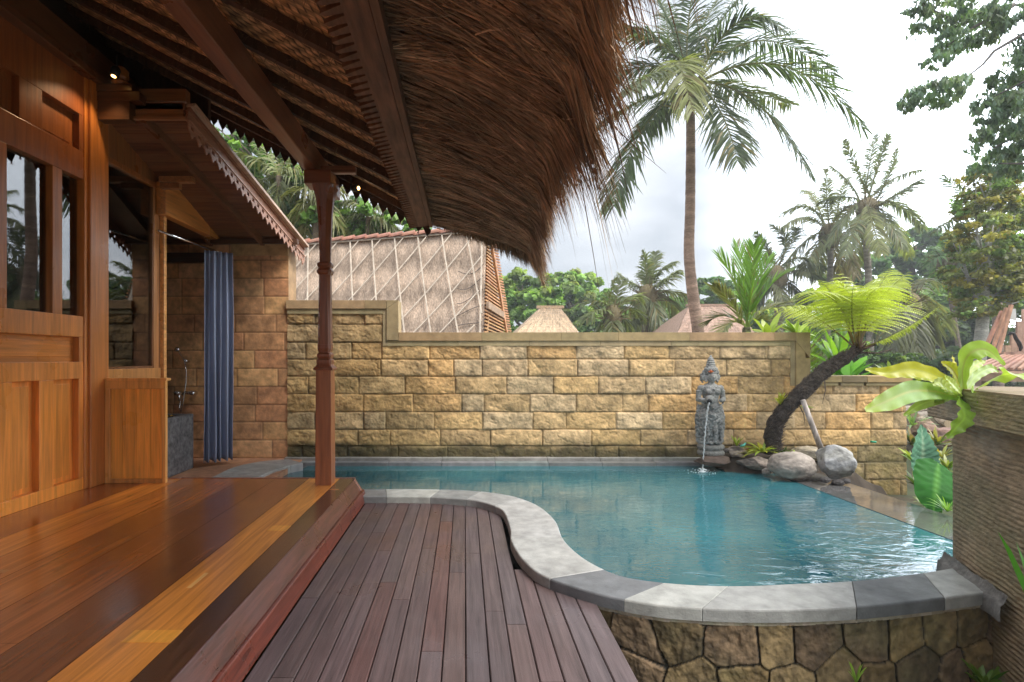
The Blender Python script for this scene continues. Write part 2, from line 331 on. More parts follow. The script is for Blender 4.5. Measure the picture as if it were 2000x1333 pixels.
hgt = np.where(e < .004, -.006, hgt)
moss = np.clip(fbm(S*3+9, Vv*3, 4)*4, 0, 1)[..., None]; stain = np.clip(fbm(S*7+3, Vv*5+8, 4)*3.2+.1, 0, 1)[..., None]
col = col*(1-.45*moss)+np.array([.10, .11, .045])*.45*moss; col = col*(1-.7*stain)+col*stain*.7*.35; col = col*(1+1.3*fbm(S*26, Vv*26, 4))[..., None]
col = np.where((e < .0065)[..., None], np.array([.035, .03, .02]), col)
P = np.zeros(S.shape+(3,)); P[..., 0] = base[:, None, 0]+dd[:, None, 0]*hgt; P[..., 1] = base[:, None, 1]+dd[:, None, 1]*hgt; P[..., 2] = -.022-Vv
pl = gridmesh('plinth_wall', P, col, 'stone')
pth = thing('pool_plinth', 'curved rough plinth of irregular brown stones under the pool kerb', 'stone wall', (1.8, 2.5, -.8))
pl.data.transform(Matrix.Translation((-1.8, -2.5, .8))); pl.parent = pth; pl.name = 'stonework'
mb = MB(); tq = np.linspace(10.9, 19, 70); oq = catmull(cou, tq); iq = catmull(cin, tq); dq = unit(oq-iq)
for i in range(len(tq)-1):
    a0 = oq[i]-dq[i]*.2; a1 = oq[i+1]-dq[i+1]*.2; k0 = oq[i]-dq[i]*(.010+.006*vn(i*.5, 1)); k1 = oq[i+1]-dq[i+1]*(.010+.006*vn((i+1)*.5, 1))
    mb.hexa([(a0[0], a0[1], -.026), (k0[0], k0[1], -.026), (k1[0], k1[1], -.026), (a1[0], a1[1], -.026)], [(a0[0], a0[1], -.0055), (k0[0], k0[1], -.0055), (k1[0], k1[1], -.0055), (a1[0], a1[1], -.0055)], jc((.36, .31, .23), .15))
mb.build('mortar_bed', 'stone', pth, (1.8, 2.5, -.8))

# ---- deck of narrow planks
mb = MB()
def far_y(x):
    t = np.linspace(0, 19, 400); p = catmull(cou, t); m_ = np.abs(p[:, 0]-x) < .035; m_ &= p[:, 1] > 2.6
    return p[m_, 1].min()+.10 if m_.any() else 4.7
def plank(mb, x0, x1, y0, y1, z, c, th=.025, ch=.004):
    mb.poly([(x0, y0, z-th), (x1, y0, z-th), (x1, y1, z-th), (x0, y1, z-th), (x0, y0, z-ch), (x1, y0, z-ch), (x1, y1, z-ch), (x0, y1, z-ch), (x0+ch, y0+.001, z), (x1-ch, y0+.001, z), (x1-ch, y1-.001, z), (x0+ch, y1-.001, z)],
            [(0, 1, 5, 4), (1, 2, 6, 5), (2, 3, 7, 6), (3, 0, 4, 7), (4, 5, 9, 8), (5, 6, 10, 9), (6, 7, 11, 10), (7, 4, 8, 11), (8, 9, 10, 11), (0, 3, 2, 1)], c)
dc = [(.088, .050, .048), (.078, .048, .048), (.098, .056, .050), (.095, .062, .060), (.092, .046, .040), (.082, .055, .056)]
for i in range(16):
    x = -.89+i*.0995; y = -.6-rnd.uniform(0, .8); ye = far_y(x+.05) if x > -.2 else 4.72
    while y < ye:
        y2 = min(y+rnd.uniform(1.3, 2.6), ye); c = .9*np.array(jc(rnd.choice(dc), .09)); g = min(1, max(0, (x+.3)))*.45
        c = c*(1-g)+np.array([.185, .155, .16])*g
        plank(mb, x+.0022, x+.0973, y+.001, y2-.001, rnd.uniform(-.0006, .0006), c); y = y2
struct(mb.build('deck', 'deck_wood'))
mb = MB()
for yy in np.arange(-.5, 2.6, .45): mb.box(-.88, .66, yy, yy+.06, -.12, -.027, (.03, .025, .022))
mb.box(.62, .665, -.6, 2.62, -.16, -.03, (.06, .04, .035)); mb.box(-.88, .60, -.6, 4.6, -.3, -.13, (.02, .018, .015))
mb.box(.58, .60, -.6, 2.6, -.85, -.13, (.05, .045, .04))
struct(mb.build('deck_joists', 'rough_wood'))

# ---- raised platform of wide boards
PZ = .2; YE = 4.68
mb = MB()
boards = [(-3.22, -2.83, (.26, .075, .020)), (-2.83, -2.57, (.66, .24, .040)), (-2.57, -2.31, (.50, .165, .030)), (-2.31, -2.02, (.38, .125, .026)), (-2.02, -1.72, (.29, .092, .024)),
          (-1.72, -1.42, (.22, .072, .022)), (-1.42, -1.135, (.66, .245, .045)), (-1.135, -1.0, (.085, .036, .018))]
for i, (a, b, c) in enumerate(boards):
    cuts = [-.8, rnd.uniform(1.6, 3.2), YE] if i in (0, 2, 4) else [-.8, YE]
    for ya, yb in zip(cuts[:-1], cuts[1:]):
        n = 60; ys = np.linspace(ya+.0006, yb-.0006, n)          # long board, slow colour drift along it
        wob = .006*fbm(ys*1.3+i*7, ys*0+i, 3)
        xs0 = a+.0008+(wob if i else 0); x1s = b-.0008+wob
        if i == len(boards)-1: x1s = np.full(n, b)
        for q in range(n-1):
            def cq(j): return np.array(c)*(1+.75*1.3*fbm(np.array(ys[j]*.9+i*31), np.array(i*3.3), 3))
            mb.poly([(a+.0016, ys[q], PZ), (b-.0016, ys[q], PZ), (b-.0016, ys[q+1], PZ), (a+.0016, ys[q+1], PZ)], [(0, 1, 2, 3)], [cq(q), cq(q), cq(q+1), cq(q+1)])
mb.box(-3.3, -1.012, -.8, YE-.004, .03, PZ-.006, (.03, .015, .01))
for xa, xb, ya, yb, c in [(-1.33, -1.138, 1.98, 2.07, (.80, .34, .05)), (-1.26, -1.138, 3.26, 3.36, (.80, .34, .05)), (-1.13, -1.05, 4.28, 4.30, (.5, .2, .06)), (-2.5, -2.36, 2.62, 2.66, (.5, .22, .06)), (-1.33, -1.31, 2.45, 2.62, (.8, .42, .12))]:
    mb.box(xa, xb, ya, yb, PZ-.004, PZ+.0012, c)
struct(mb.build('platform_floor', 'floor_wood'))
mb = MB()
mb.hexa([(-1.02, -.8, .098), (-.935, -.8, .098), (-.935, YE-.06, .098), (-1.02, YE-.06, .098)], [(-1.02, -.8, PZ-.002), (-.999, -.8, PZ-.002), (-.999, YE-.06, PZ-.002), (-1.02, YE-.06, PZ-.002)], (.095, .030, .022))
mb.hexa([(-1.02, YE-.058, .098), (-.930, YE-.058, .098), (-.930, YE, .098), (-1.02, YE, .098)], [(-1.02, YE-.058, PZ), (-.996, YE-.058, PZ), (-.996, YE, PZ), (-1.02, YE, PZ)], (.20, .08, .055))
mb.hexa([(-1.02, -.8, -.001), (-.893, -.8, -.001), (-.893, YE+.02, -.001), (-1.02, YE+.02, -.001)], [(-1.02, -.8, .096), (-.918, -.8, .096), (-.918, YE+.02, .096), (-1.02, YE+.02, .096)], (.125, .026, .014))
mb.box(-3.22, -1.0, YE, YE+.035, .02, PZ+.003, (.22, .08, .05))
struct(bev(mb.build('platform_step', 'step_wood'), .005))
# bathroom floor
mb = MB()
for i in range(9):
    for j in range(7):
        xa = -5.0+i*.33; ya = 4.72+j*.30
        if xa > -2.3: continue
        mb.box(xa+.002, xa+.328, ya+.002, ya+.298, -.2, .030+rnd.uniform(0, .001), jc((.42, .22, .13), .08))
mb.box(-5, -2.36, 4.72, 6.8, -.3, .025, (.3, .18, .12))
struct(mb.build('bathroom_floor', 'tile'))
# ================================================================ THE HOUSE (wall, doors, windows, roof, posts, thatch, bathroom annex)
HX = -3.2
H = thing('timber_house', 'carved teak house with shaggy thatched verandah roof beside the pool', 'house', (HX, 2.5, 0))
HR = (HX, 2.5, 0)
def hp(mb, name, m, par=None, sm=False, b=None):
    o = mb.build(name, m, par or H, HR, sm)
    if b: bev(o, b)
    return o
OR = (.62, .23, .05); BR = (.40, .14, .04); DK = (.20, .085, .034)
def zc(z): # brighter orange below, darker above: eave shade put into the timber colour
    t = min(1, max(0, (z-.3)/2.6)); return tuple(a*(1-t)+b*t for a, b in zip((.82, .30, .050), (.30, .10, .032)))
# --- door leaves (glazed pairs of panels) for the stretch of wall y0..4.33
def leaf(y_off, name='door'):
    Y = lambda v: v+y_off
    fr = MB()
    # stiles
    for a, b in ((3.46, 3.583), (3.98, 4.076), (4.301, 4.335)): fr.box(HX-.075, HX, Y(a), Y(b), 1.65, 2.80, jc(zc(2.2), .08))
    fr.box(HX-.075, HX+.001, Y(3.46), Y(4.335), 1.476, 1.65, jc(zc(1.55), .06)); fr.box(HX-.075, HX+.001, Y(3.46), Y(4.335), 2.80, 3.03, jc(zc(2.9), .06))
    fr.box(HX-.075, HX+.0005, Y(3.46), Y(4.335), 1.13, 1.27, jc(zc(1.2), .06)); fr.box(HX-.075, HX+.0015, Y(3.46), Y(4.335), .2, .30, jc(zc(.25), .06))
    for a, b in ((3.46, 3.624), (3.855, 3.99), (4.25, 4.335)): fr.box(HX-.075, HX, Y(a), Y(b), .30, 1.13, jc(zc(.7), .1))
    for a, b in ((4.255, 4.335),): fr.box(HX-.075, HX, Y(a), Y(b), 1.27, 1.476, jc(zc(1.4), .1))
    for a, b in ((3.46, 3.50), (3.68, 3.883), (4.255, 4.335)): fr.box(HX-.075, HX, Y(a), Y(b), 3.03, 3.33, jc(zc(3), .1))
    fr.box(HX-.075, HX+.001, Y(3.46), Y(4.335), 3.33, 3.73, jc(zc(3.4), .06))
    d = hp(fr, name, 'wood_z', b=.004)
    for a, b, z0, z1, m_ in ((3.624, 3.855, .30, 1.13, 'wood_z'), (3.99, 4.25, .30, 1.13, 'wood_z'), (3.46, 4.255, 1.27, 1.476, 'wood_y'), (3.50, 3.68, 3.03, 3.33, 'wood_z'), (3.883, 4.255, 3.03, 3.33, 'wood_z')):
        p = MB(); p.box(HX-.085, HX-.055, Y(a)-.01, Y(b)+.01, z0-.01, z1+.01, jc(zc((z0+z1)/2), .1))
        p.box(HX-.057, HX-.050, Y(a)+.035, Y(b)-.035, z0+.04, z1-.04, jc(zc((z0+z1)/2), .06)); hp(p, 'panel', m_, d, b=.004)
    for a, b in ((3.583, 3.98), (4.076, 4.301)):
        g = MB(); g.box(HX-.058, HX-.053, Y(a)-.005, Y(b)+.005, 1.645, 2.805, (.5, .5, .5)); hp(g, 'glass_pane', 'glass', d)
    return d
leaf(0); leaf(-.88); leaf(-1.76); leaf(-2.64)
mb = MB()
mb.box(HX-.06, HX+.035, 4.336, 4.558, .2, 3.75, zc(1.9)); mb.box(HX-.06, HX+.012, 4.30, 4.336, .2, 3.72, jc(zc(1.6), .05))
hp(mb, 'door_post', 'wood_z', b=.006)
# --- tall window bay
mb = MB()
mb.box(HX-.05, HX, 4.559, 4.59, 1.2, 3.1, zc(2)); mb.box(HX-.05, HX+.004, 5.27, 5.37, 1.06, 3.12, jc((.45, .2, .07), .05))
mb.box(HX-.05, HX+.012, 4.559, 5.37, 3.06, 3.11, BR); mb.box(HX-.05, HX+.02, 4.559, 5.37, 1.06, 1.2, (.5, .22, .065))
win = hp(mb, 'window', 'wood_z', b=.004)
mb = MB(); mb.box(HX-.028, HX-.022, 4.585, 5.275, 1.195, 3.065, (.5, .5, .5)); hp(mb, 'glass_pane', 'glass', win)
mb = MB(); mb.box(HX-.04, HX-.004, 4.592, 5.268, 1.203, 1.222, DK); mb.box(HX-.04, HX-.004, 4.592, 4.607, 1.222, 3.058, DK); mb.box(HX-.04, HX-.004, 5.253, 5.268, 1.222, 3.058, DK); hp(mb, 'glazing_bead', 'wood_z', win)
mb = MB(); y = 4.56
while y < 5.6: w_ = rnd.uniform(.07, .10); mb.box(HX-.04, HX-rnd.uniform(0, .003), y+.001, min(y+w_, 5.62)-.001, 3.112, 3.9, jc((.30, .12, .042), .15)); y += w_
hp(mb, 'wall_boarding', 'wood_z')
mb = MB(); mb.box(HX-.12, HX+.05, -2.2, 5.45, 3.73, 3.95, (.15, .065, .028)); mb.box(HX-.1, HX+.09, -2.2, 4.56, 3.66, 3.728, (.13, .055, .025)); hp(mb, 'wall_plate', 'wood_y', b=.006)
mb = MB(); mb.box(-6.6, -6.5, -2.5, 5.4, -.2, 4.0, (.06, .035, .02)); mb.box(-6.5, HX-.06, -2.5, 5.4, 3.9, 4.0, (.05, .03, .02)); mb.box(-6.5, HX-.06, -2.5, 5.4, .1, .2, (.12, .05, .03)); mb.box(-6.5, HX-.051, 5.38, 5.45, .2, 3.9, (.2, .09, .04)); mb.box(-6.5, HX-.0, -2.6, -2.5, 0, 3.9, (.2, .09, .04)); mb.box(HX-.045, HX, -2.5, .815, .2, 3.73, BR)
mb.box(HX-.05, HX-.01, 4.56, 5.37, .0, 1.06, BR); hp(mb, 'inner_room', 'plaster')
# corner bracket with a turned drop
mb = MB(); bx, by = -2.99, 4.46; mb.box(HX+.036, bx+.13, by-.06, by+.06, 3.60, 3.66, (.10, .045, .02)); mb.box(HX+.036, bx+.19, by-.05, by+.05, 3.52, 3.598, (.12, .05, .022)); mb.ring([(.02, 3.66), (.06, 3.665), (.075, 3.69), (.045, 3.715), (.06, 3.74), (.06, 3.80), (.03, 3.83)], (.42, .18, .05), 16, bx, by); mb.box(HX+.036, bx+.10, by-.045, by+.045, 3.36, 3.518, (.1, .045, .02))
hp(mb, 'corner_bracket', 'wood_x')

# --- verandah roof: ceiling of woven mats, shaggy rafters, beam, post
SL = .52; ZE = 2.70
def zr(x): return ZE+SL*(-.45-x)
Y0, YR = -1.6, 5.25
nx, ny = 440, 620; xs = np.linspace(-5.2, -.33, nx); ys = np.linspace(Y0, YR, ny); XX, YY = np.meshgrid(xs, ys, indexing='ij')
wv = .003*np.sign(np.sin(XX*72)*np.sin(YY*72))*np.abs(np.sin(XX*72))+.03*fbm(XX*3, YY*3, 3)
cc = np.array([.60, .37, .19])*(1+.9*fbm(XX*25, YY*6, 4)+.7*fbm(XX*3, YY*3, 3)+.26*np.sign(np.sin(XX*72)*np.sin(YY*72))-.5*(np.minimum(np.abs(np.sin(XX*72)), np.abs(np.sin(YY*72))) < .22))[..., None]
gridmesh('ceiling_matting', np.stack([XX, YY, ZE+.075+SL*(-.45-XX)+wv], -1), np.clip(cc, .02, 1), 'mat_weave', H, HR)
raf = [5.16, 4.74, 4.30, 3.86, 3.44, 3.02, 2.56, 2.10, 1.66, 1.2, .76, .3, -.2, -.7, -1.2]
for ry in raf:
    mb = MB(); a = Vector((-5.0, ry, zr(-5.0)+.045)); b = Vector((-.44, ry, zr(-.44)+.045)); mb.bar(a, b, .055, .075, jc((.085, .045, .025), .15))
    r = hp(mb, 'rafter', 'rough_wood')
    st = Strips(); n = 620; u = rs.rand(n); sd_ = np.where(rs.rand(n) < .5, -1, 1); p0 = np.stack([-3.7+3.26*u, ry+sd_*rs.uniform(.02, .05, n), zr(-3.7+3.26*u)+.05+rs.uniform(-.05, .035, n)], 1)
    d = unit(np.stack([rs.uniform(-.7, .9, n), sd_*rs.uniform(.1, 1, n), rs.uniform(-1.1, .2, n)], 1)); ln = rs.uniform(.02, .065, n)[:, None]
    Pp = np.stack([p0, p0+d*ln*.5, p0+d*ln+np.array([0, 0, -.2])*ln], 1); cl = np.array([.14, .08, .045])*rs.uniform(.4, 1.8, (n, 1)); cl[rs.rand(n) < .05] = (.35, .25, .14)
    st.add(Pp, np.array([.0022, .0018, .0006])[None], unit(rs.randn(n, 3)), cl); st.build('palm_fibre', 'thatch', r, HR)['kind'] = 'stuff'
# plate beam
mb = MB(); mb.box(-1.395, -1.283, -1.6, 5.3, 2.93, 3.13, (.21, .078, .038)); hp(mb, 'eave_beam', 'wood_y', b=.01)
mb = MB(); mb.box(-5.1, -2.5, 5.0, 5.05, 3.5, 4.9, (.06, .03, .018)); mb.box(-3.36, -3.32, -2.2, 4.99, 3.96, 4.6, (.05, .028, .016)); hp(mb, 'gable_and_skylight_stop', 'rough_wood')  # gable closure, plus a lengthwise board added to block stray skylight
mb = MB(); mb.box(-1.26, -.95, 4.47, 4.53, 2.92, 2.985, (.24, .1, .05)); hp(mb, 'tie_beam', 'wood_x', b=.01)
# eave board with slits
mb = MB(); tb = .024
y = -1.6
while y < YR:
    y2 = min(y+.061, YR); xa, xb = -.545, -.365
    def e_(x, yy): return (x, yy, ZE-.03+.22*(x+.365)*-1*-.6)
    for (p, q, r_, s_) in (((-.47, y), (-.365, y), (-.365, y2), (-.47, y2)),):
        mb.hexa([(v[0], v[1], ZE-.045-(v[0]+.365)*-.12) for v in (p, q, r_, s_)], [(v[0], v[1], ZE-.045-(v[0]+.365)*-.12+tb) for v in (p, q, r_, s_)], jc((.17, .075, .040), .05))
    tri = [(-.4705, y+.008), (-.4705, y2-.006), (-.545, y2-.028+.03), (-.560, y+.012+.03)]
    mb.hexa([(v[0], v[1], ZE-.044-(v[0]+.365)*-.12) for v in tri], [(v[0], v[1], ZE-.044-(v[0]+.365)*-.12+tb*.8) for v in tri], jc((.15, .065, .034), .08)); y = y2
mb.box(-.36, -.325, -1.6, YR+.01, ZE-.055, ZE+.02, (.15, .07, .038))
hp(mb, 'eave_board', 'rough_wood')
# zigzag pennant board on the far edge
mb = MB(); x = -3.45
mb.bar((-3.5, YR+.02, zr(-3.5)+.03), (-.34, YR+.02, zr(-.34)+.03), .02, .11, (.10, .045, .025)); mb.bar((-3.5, YR+.035, zr(-3.5)+.09), (-.34, YR+.035, zr(-.34)+.09), .03, .02, (.2, .09, .05))
while x < -.42:
    z = zr(x+.045)-.02; t = .008; pts = [(x+.002, zr(x)-.02), (x+.088, zr(x+.09)-.02), (x+.085, zr(x+.09)-.05), (x+.046, zr(x+.045)-.115), (x+.006, zr(x)-.05)]
    mb.poly([(a, YR+.012, b) for a, b in pts]+[(a, YR+.012+t, b) for a, b in pts], [(0, 1, 2, 3, 4), (9, 8, 7, 6, 5)]+[(i, i+5, (i+1) % 5+5, (i+1) % 5) for i in range(5)], (.055, .026, .016))
    mb.ring([(.0, zr(x+.045)-.135), (.009, zr(x+.045)-.130), (.009, zr(x+.045)-.118), (.003, zr(x+.045)-.112)], (.5, .4, .34), 8, x+.046, YR+.016); x += .0915
hp(mb, 'pennant_board', 'wood_x')
# post
def oct_loft(mb, secs, c, cx, cy):
    vs = []
    for z, w_, ch in secs:
        h = w_/2; k = h-ch; vs += [(cx-k, cy-h, z), (cx+k, cy-h, z), (cx+h, cy-k, z), (cx+h, cy+k, z), (cx+k, cy+h, z), (cx-k, cy+h, z), (cx-h, cy+k, z), (cx-h, cy-k, z)]
    n = len(secs); mb.poly(vs, [(i*8+j, i*8+(j+1) % 8, (i+1)*8+(j+1) % 8, (i+1)*8+j) for i in range(n-1) for j in range(8)]+[tuple(range(8))[::-1], tuple((n-1)*8+j for j in range(8))], c)
pcx, pcy = -1.222, 4.50
def make_post(pcx, pcy):
    mb = MB()
    oct_loft(mb, [(.2, .142, .003), (1.195, .132, .003)], (.34, .115, .042), pcx, pcy)
    oct_loft(mb, [(1.195, .165, .004), (1.212, .170, .004), (1.235, .132, .01), (1.25, .122, .012), (1.262, .128, .012), (1.285, .128, .012), (1.295, .106, .015), (1.315, .122, .012), (1.335, .122, .012), (1.35, .100, .016), (1.385, .118, .020), (1.42, .118, .022)], (.25, .080, .036), pcx, pcy)
    oct_loft(mb, [(1.42, .112, .018), (2.03, .098, .024)], (.27, .092, .040), pcx, pcy)
    oct_loft(mb, [(2.03, .104, .02), (2.045, .124, .02), (2.065, .130, .02), (2.08, .112, .02), (2.095, .104, .02), (2.105, .122, .02), (2.125, .126, .02), (2.14, .106, .022)], (.25, .085, .04), pcx, pcy)
    oct_loft(mb, [(2.14, .092, .028), (2.35, .104, .036), (2.55, .122, .040), (2.68, .145, .042), (2.78, .180, .028), (2.805, .19, .012)], (.25, .088, .042), pcx, pcy)
    p = bev(mb.build('post', 'wood_z', H, HR), .003)
    mb = MB(); mb.box(pcx-.16, pcx+.07, pcy-.10, pcy+.10, 2.805, 2.925, (.24, .088, .042)); bev(mb.build('capital', 'wood_x', p, HR), .008)
make_post(pcx, pcy)

# --- thatch
def tipx(y): return .66-.088*(5.4-y)+.10*(vn(y*1.7, 3.3)-.5)+.05*(vn(y*6, 8.3)-.5)
def prof(u, y, lift=0):          # u 0..1 from eave board to lip
    tx = tipx(y); x = -.36+u*(tx+.36); z = 2.745-.16*u-.25*u*u+.02*np.sin(y*3.1+u*2)+lift+.10*u*u*np.clip((y-4.3)/1.0, 0, 1)
    return x, z
us = np.linspace(-.05, 1, 30); yy = np.linspace(-1.6, 5.38, 160); U, Yg = np.meshgrid(us, yy, indexing='ij')
px_, pz_ = prof(U, Yg); pz_ = pz_+.035*fbm(U*9, Yg*7, 4)+.02
c = np.array([.27, .155, .09])*(1+1.0*fbm(Yg*45, U*3, 4)+.7*fbm(Yg*4, U*3, 3))[..., None]
th = gridmesh('thatch', np.stack([px_, Yg, pz_], -1), np.clip(c, .02, 1), 'thatch_body', H, HR)
mb = MB()                         # the body of the thatch above
prof_top = [(-5.3, zr(-5.3)+.42), (-2.0, zr(-2.0)+.42), (-.4, zr(-.4)+.40), (.2, 2.93), (.52, 2.76)]; prof_bot = [(-5.3, zr(-5.3)+.15), (-2.0, zr(-2.0)+.15), (-.4, zr(-.4)+.13), (.2, 2.72), (.50, 2.56)]
ring = prof_top+prof_bot[::-1]; n = len(ring); vs = [(x, -1.6, z) for x, z in ring]+[(x, 5.36, z) for x, z in ring]
mb.poly(vs, [tuple(range(n))[::-1], tuple(range(n, 2*n))]+[(i, (i+1) % n, (i+1) % n+n, i+n) for i in range(n)], (.20, .13, .08)); mb.build('thatch_core', 'thatch_body', th, HR)
st = Strips()
def straw(n, u0, u1, ln0, ln1, drop, wd, yj, cbase, lift=0, yr=(-1.6, 5.40), bright=.06):
    u = rs.uniform(u0, u1, n); y = rs.uniform(yr[0], yr[1], n); ln = rs.uniform(ln0, ln1, n)*(.6+.75*vn(y*5.5, 2.2+0*y)**1.5)*(1-.4*np.clip((y-4.9)/.5, 0, 1)); k = 6
    P = np.zeros((n, k, 3)); x, z = prof(u, y); z = z-rs.uniform(.0, .035, n)+lift; yd = rs.randn(n)*yj-.10; xd = rs.uniform(.8, 1.05, n); dr = drop*rs.uniform(.45, 1.5, n)
    for i in range(k):
        t = i/(k-1); uu = u+t*ln/1.0; over = np.clip(uu-1, 0, 9); xi, zi = prof(np.minimum(uu, 1), y)
        P[:, i, 0] = xi+over*.42*xd; P[:, i, 1] = y+yd*t*ln+.03*np.sin(t*3+y*9); P[:, i, 2] = z+(zi-prof(u, y)[1])-over*(.45+.38*dr)-over**2*.35*(dr+.2)-rs.uniform(0, .01)
    s_ = unit(np.stack([rs.randn(n)*.3, rs.randn(n)+1.4, rs.randn(n)*.7], 1)); c = np.array(cbase)*rs.uniform(.45, 1.6, (n, 1))*(.62+.75*TAB[np.floor(y*13+u*3+9).astype(int) & 255, np.floor(u*5).astype(int) & 255])[:, None]*(1+.9*fbm(y*6, u*4, 3))[:, None]; c[rs.rand(n) < bright] = np.array([.40, .29, .18])
    st.add(P, wd*rs.uniform(.6, 1.5, (n, 1))*np.array([.8, 1, 1, .9, .6, .15])[None], s_, np.clip(c, .01, .8))
straw(17000, -.04, .75, .3, .75, .15, .0028, .16, (.335, .205, .128))
straw(8500, .50, .95, .25, .50, .5, .0030, .14, (.32, .20, .125), bright=.08)
straw(9000, .76, 1.0, .25, .46, 1.0, .0032, .16, (.36, .23, .135), bright=.15)
straw(8000, .84, 1.0, .25, .46, 1.5, .0032, .2, (.40, .27, .16), lift=.12, bright=.15)
straw(5000, .55, .98, .25, .5, .7, .0032, .2, (.36, .27, .18), lift=.24, bright=.2)
straw(900, .05, 1.0, .08, .3, .8, .0028, 1.0, (.42, .29, .19), lift=-.012, bright=.2)
straw(25, .3, .95, .3, .7, 1.2, .0026, .5, (.40, .26, .15), lift=-.03)
straw(500, .0, .9, .10, .30, 1.6, .0028, .3, (.24, .15, .09), yr=(5.28, 5.44), bright=.15)
st.build('straw', 'thatch', th, HR)['kind'] = 'stuff'
st = Strips(); n = 2600; u = rs.uniform(.0, 1, n)**.8; x, z = prof(u, np.full(n, 5.38)); ln = rs.uniform(.04, .17, n)*(.5+u*.9); P = np.zeros((n, 4, 3))   # ragged far end of the thatch
y5 = 5.38+rs.uniform(-.12, .06, n); dx = rs.uniform(.0, .7, n)
for i in range(4): t = i/3; P[:, i] = np.stack([x+dx*ln*t, y5+.06*t*rs.uniform(-.5, 1, n), z+.05-rs.uniform(0, .05, n)*0-ln*t*(.9+.3*t)], 1)
st.add(P, .0032*np.array([1, 1, .8, .15])[None], unit(np.stack([rs.randn(n)+1.5, rs.randn(n)*.5, rs.randn(n)*.3], 1)), np.array([.26, .17, .10])*rs.uniform(.4, 1.7, (n, 1))); st.build('ragged_edge', 'thatch', th, HR)['kind'] = 'stuff'
# --- bathroom annex: roof with lace board, beam, tiled wall
ra0 = W(360, 222, 4.5); ra1 = W(586, 488, 6.7)
def annex(x, t, dz=0): y = 4.5+2.2*t; z = ra0.z+(ra1.z-ra0.z)*t; return (x, y, z+dz)
mb = MB(); nb = 18
for i in range(nb):
    t0 = i/nb*1.03; t1 = (i+1)/nb*1.03; xr = ra0.x+(ra1.x-ra0.x)*(t0+t1)/2
    mb.hexa([annex(-4.8, t0+.003, .02), annex(xr, t0+.003, .02), annex(xr, t1-.003, .014), annex(-4.8, t1-.003, .014)], [annex(-4.8, t0+.003, .035), annex(xr, t0+.003, .035), annex(xr, t1-.003, .03), annex(-4.8, t1-.003, .03)], jc((.20, .088, .045), .16))
mb.hexa([annex(-4.8, 0, .038), annex(ra0.x, 0, .038), annex(ra1.x, 1.03, .038), annex(-4.8, 1.03, .038)], [annex(-4.8, 0, .10), annex(ra0.x, 0, .10), annex(ra1.x, 1.03, .10), annex(-4.8, 1.03, .10)], (.30, .14, .08))
ax = hp(mb, 'annex_roof', 'wood_x')
for f0, f1 in ((-2.83, -2.52), (-3.3, -3.2), (-3.9, -3.9)):
    mb = MB(); a = Vector(annex(f0, 0, -.03)); b = Vector(annex(f1, 1.0, -.03)); mb.bar(a, b, .05, .08, (.19, .085, .042)); mb.build('annex_rafter', 'wood_y', ax, HR)
mb = MB(); R0 = Vector(annex(ra0.x, 0)); R1 = Vector(annex(ra1.x, 1.03)); o_ = Vector((.022, 0, 0))
mb.bar(R0+o_+Vector((0, 0, .0)), R1+o_+Vector((0, 0, .0)), .022, .12, (.36, .17, .105)); mb.bar(R0+o_*2.6+Vector((0, 0, .075)), R1+o_*2.6+Vector((0, 0, .075)), .085, .030, (.52, .36, .26)); mb.bar(R0+o_*1.7+Vector((0, 0, .045)), R1+o_*1.7+Vector((0, 0, .045)), .03, .026, (.28, .12, .07)); mb.bar(R0+o_*1.9+Vector((0, 0, -.055)), R1+o_*1.9+Vector((0, 0, -.055)), .014, .014, (.45, .24, .16))
hp(mb, 'rake_board', 'wood_y')
mb = MB(); nt_ = 23; T = (R1-R0)
for i in range(nt_):
    a = R0+T*(i/nt_)+o_*1.3; s_ = T/nt_; dz = Vector((0, 0, -1)); th_ = Vector((.010, 0, 0)); c = jc((.40, .21, .14), .06)
    def tooth(pl):
        v = [a+s_*p+dz*(q*.00118) for p, q in pl]; k = len(v); mb.poly(v+[x+th_ for x in v], [tuple(range(k)), tuple(range(k, 2*k))[::-1]]+[(j, j+k, (j+1) % k+k, (j+1) % k) for j in range(k)], c)
    tooth([(0, 50), (1, 50), (1, 66), (0, 66)]); tooth([(0, 67), (.30, 67), (.30, 98), (.0, 98)]); tooth([(.70, 67), (1.0, 67), (1.0, 98), (.70, 98)]); tooth([(.0, 99), (1, 99), (.92, 118), (.70, 128), (.60, 150), (.5, 160), (.40, 150), (.30, 128), (.08, 118)])
hp(mb, 'lace_board', 'wood_y')
mb = MB(); mb.box(-3.16, ra0.x-.01, 4.50, 4.56, 3.42, 3.545, (.38, .17, .07)); mb.box(-3.16, ra0.x+.02, 4.47, 4.499, 3.385, 3.415, (.40, .20, .10)); mb.box(-3.16, ra0.x, 4.52, 4.60, 3.57, 3.68, (.26, .12, .05)); hp(mb, 'annex_fascia', 'wood_x', b=.004)
mb = MB(); bz0, bz1 = 2.79, 3.13
mb.box(-3.19, -3.09, 5.30, 6.75, bz0, bz1, (.66, .27, .075)); mb.box(-3.12, -2.78, 5.22, 5.298, 3.10, 3.16, (.42, .19, .08)); mb.box(-3.12, -2.92, 5.24, 5.297, 3.04, 3.098, (.36, .15, .06)); mb.box(-3.198, -3.15, 5.372, 5.42, .03, 3.04, (.75, .36, .11)); hp(mb, 'annex_beam', 'wood_y', b=.005)
mb = MB(); mb.box(-4.9, -2.1, 6.42, 6.50, 2.74, 2.80, (.10, .05, .03)); mb.box(-4.9, -3.2, 6.40, 6.49, 2.5, 2.62, (.05, .03, .02)); hp(mb, 'annex_wall_plate', 'wood_x')
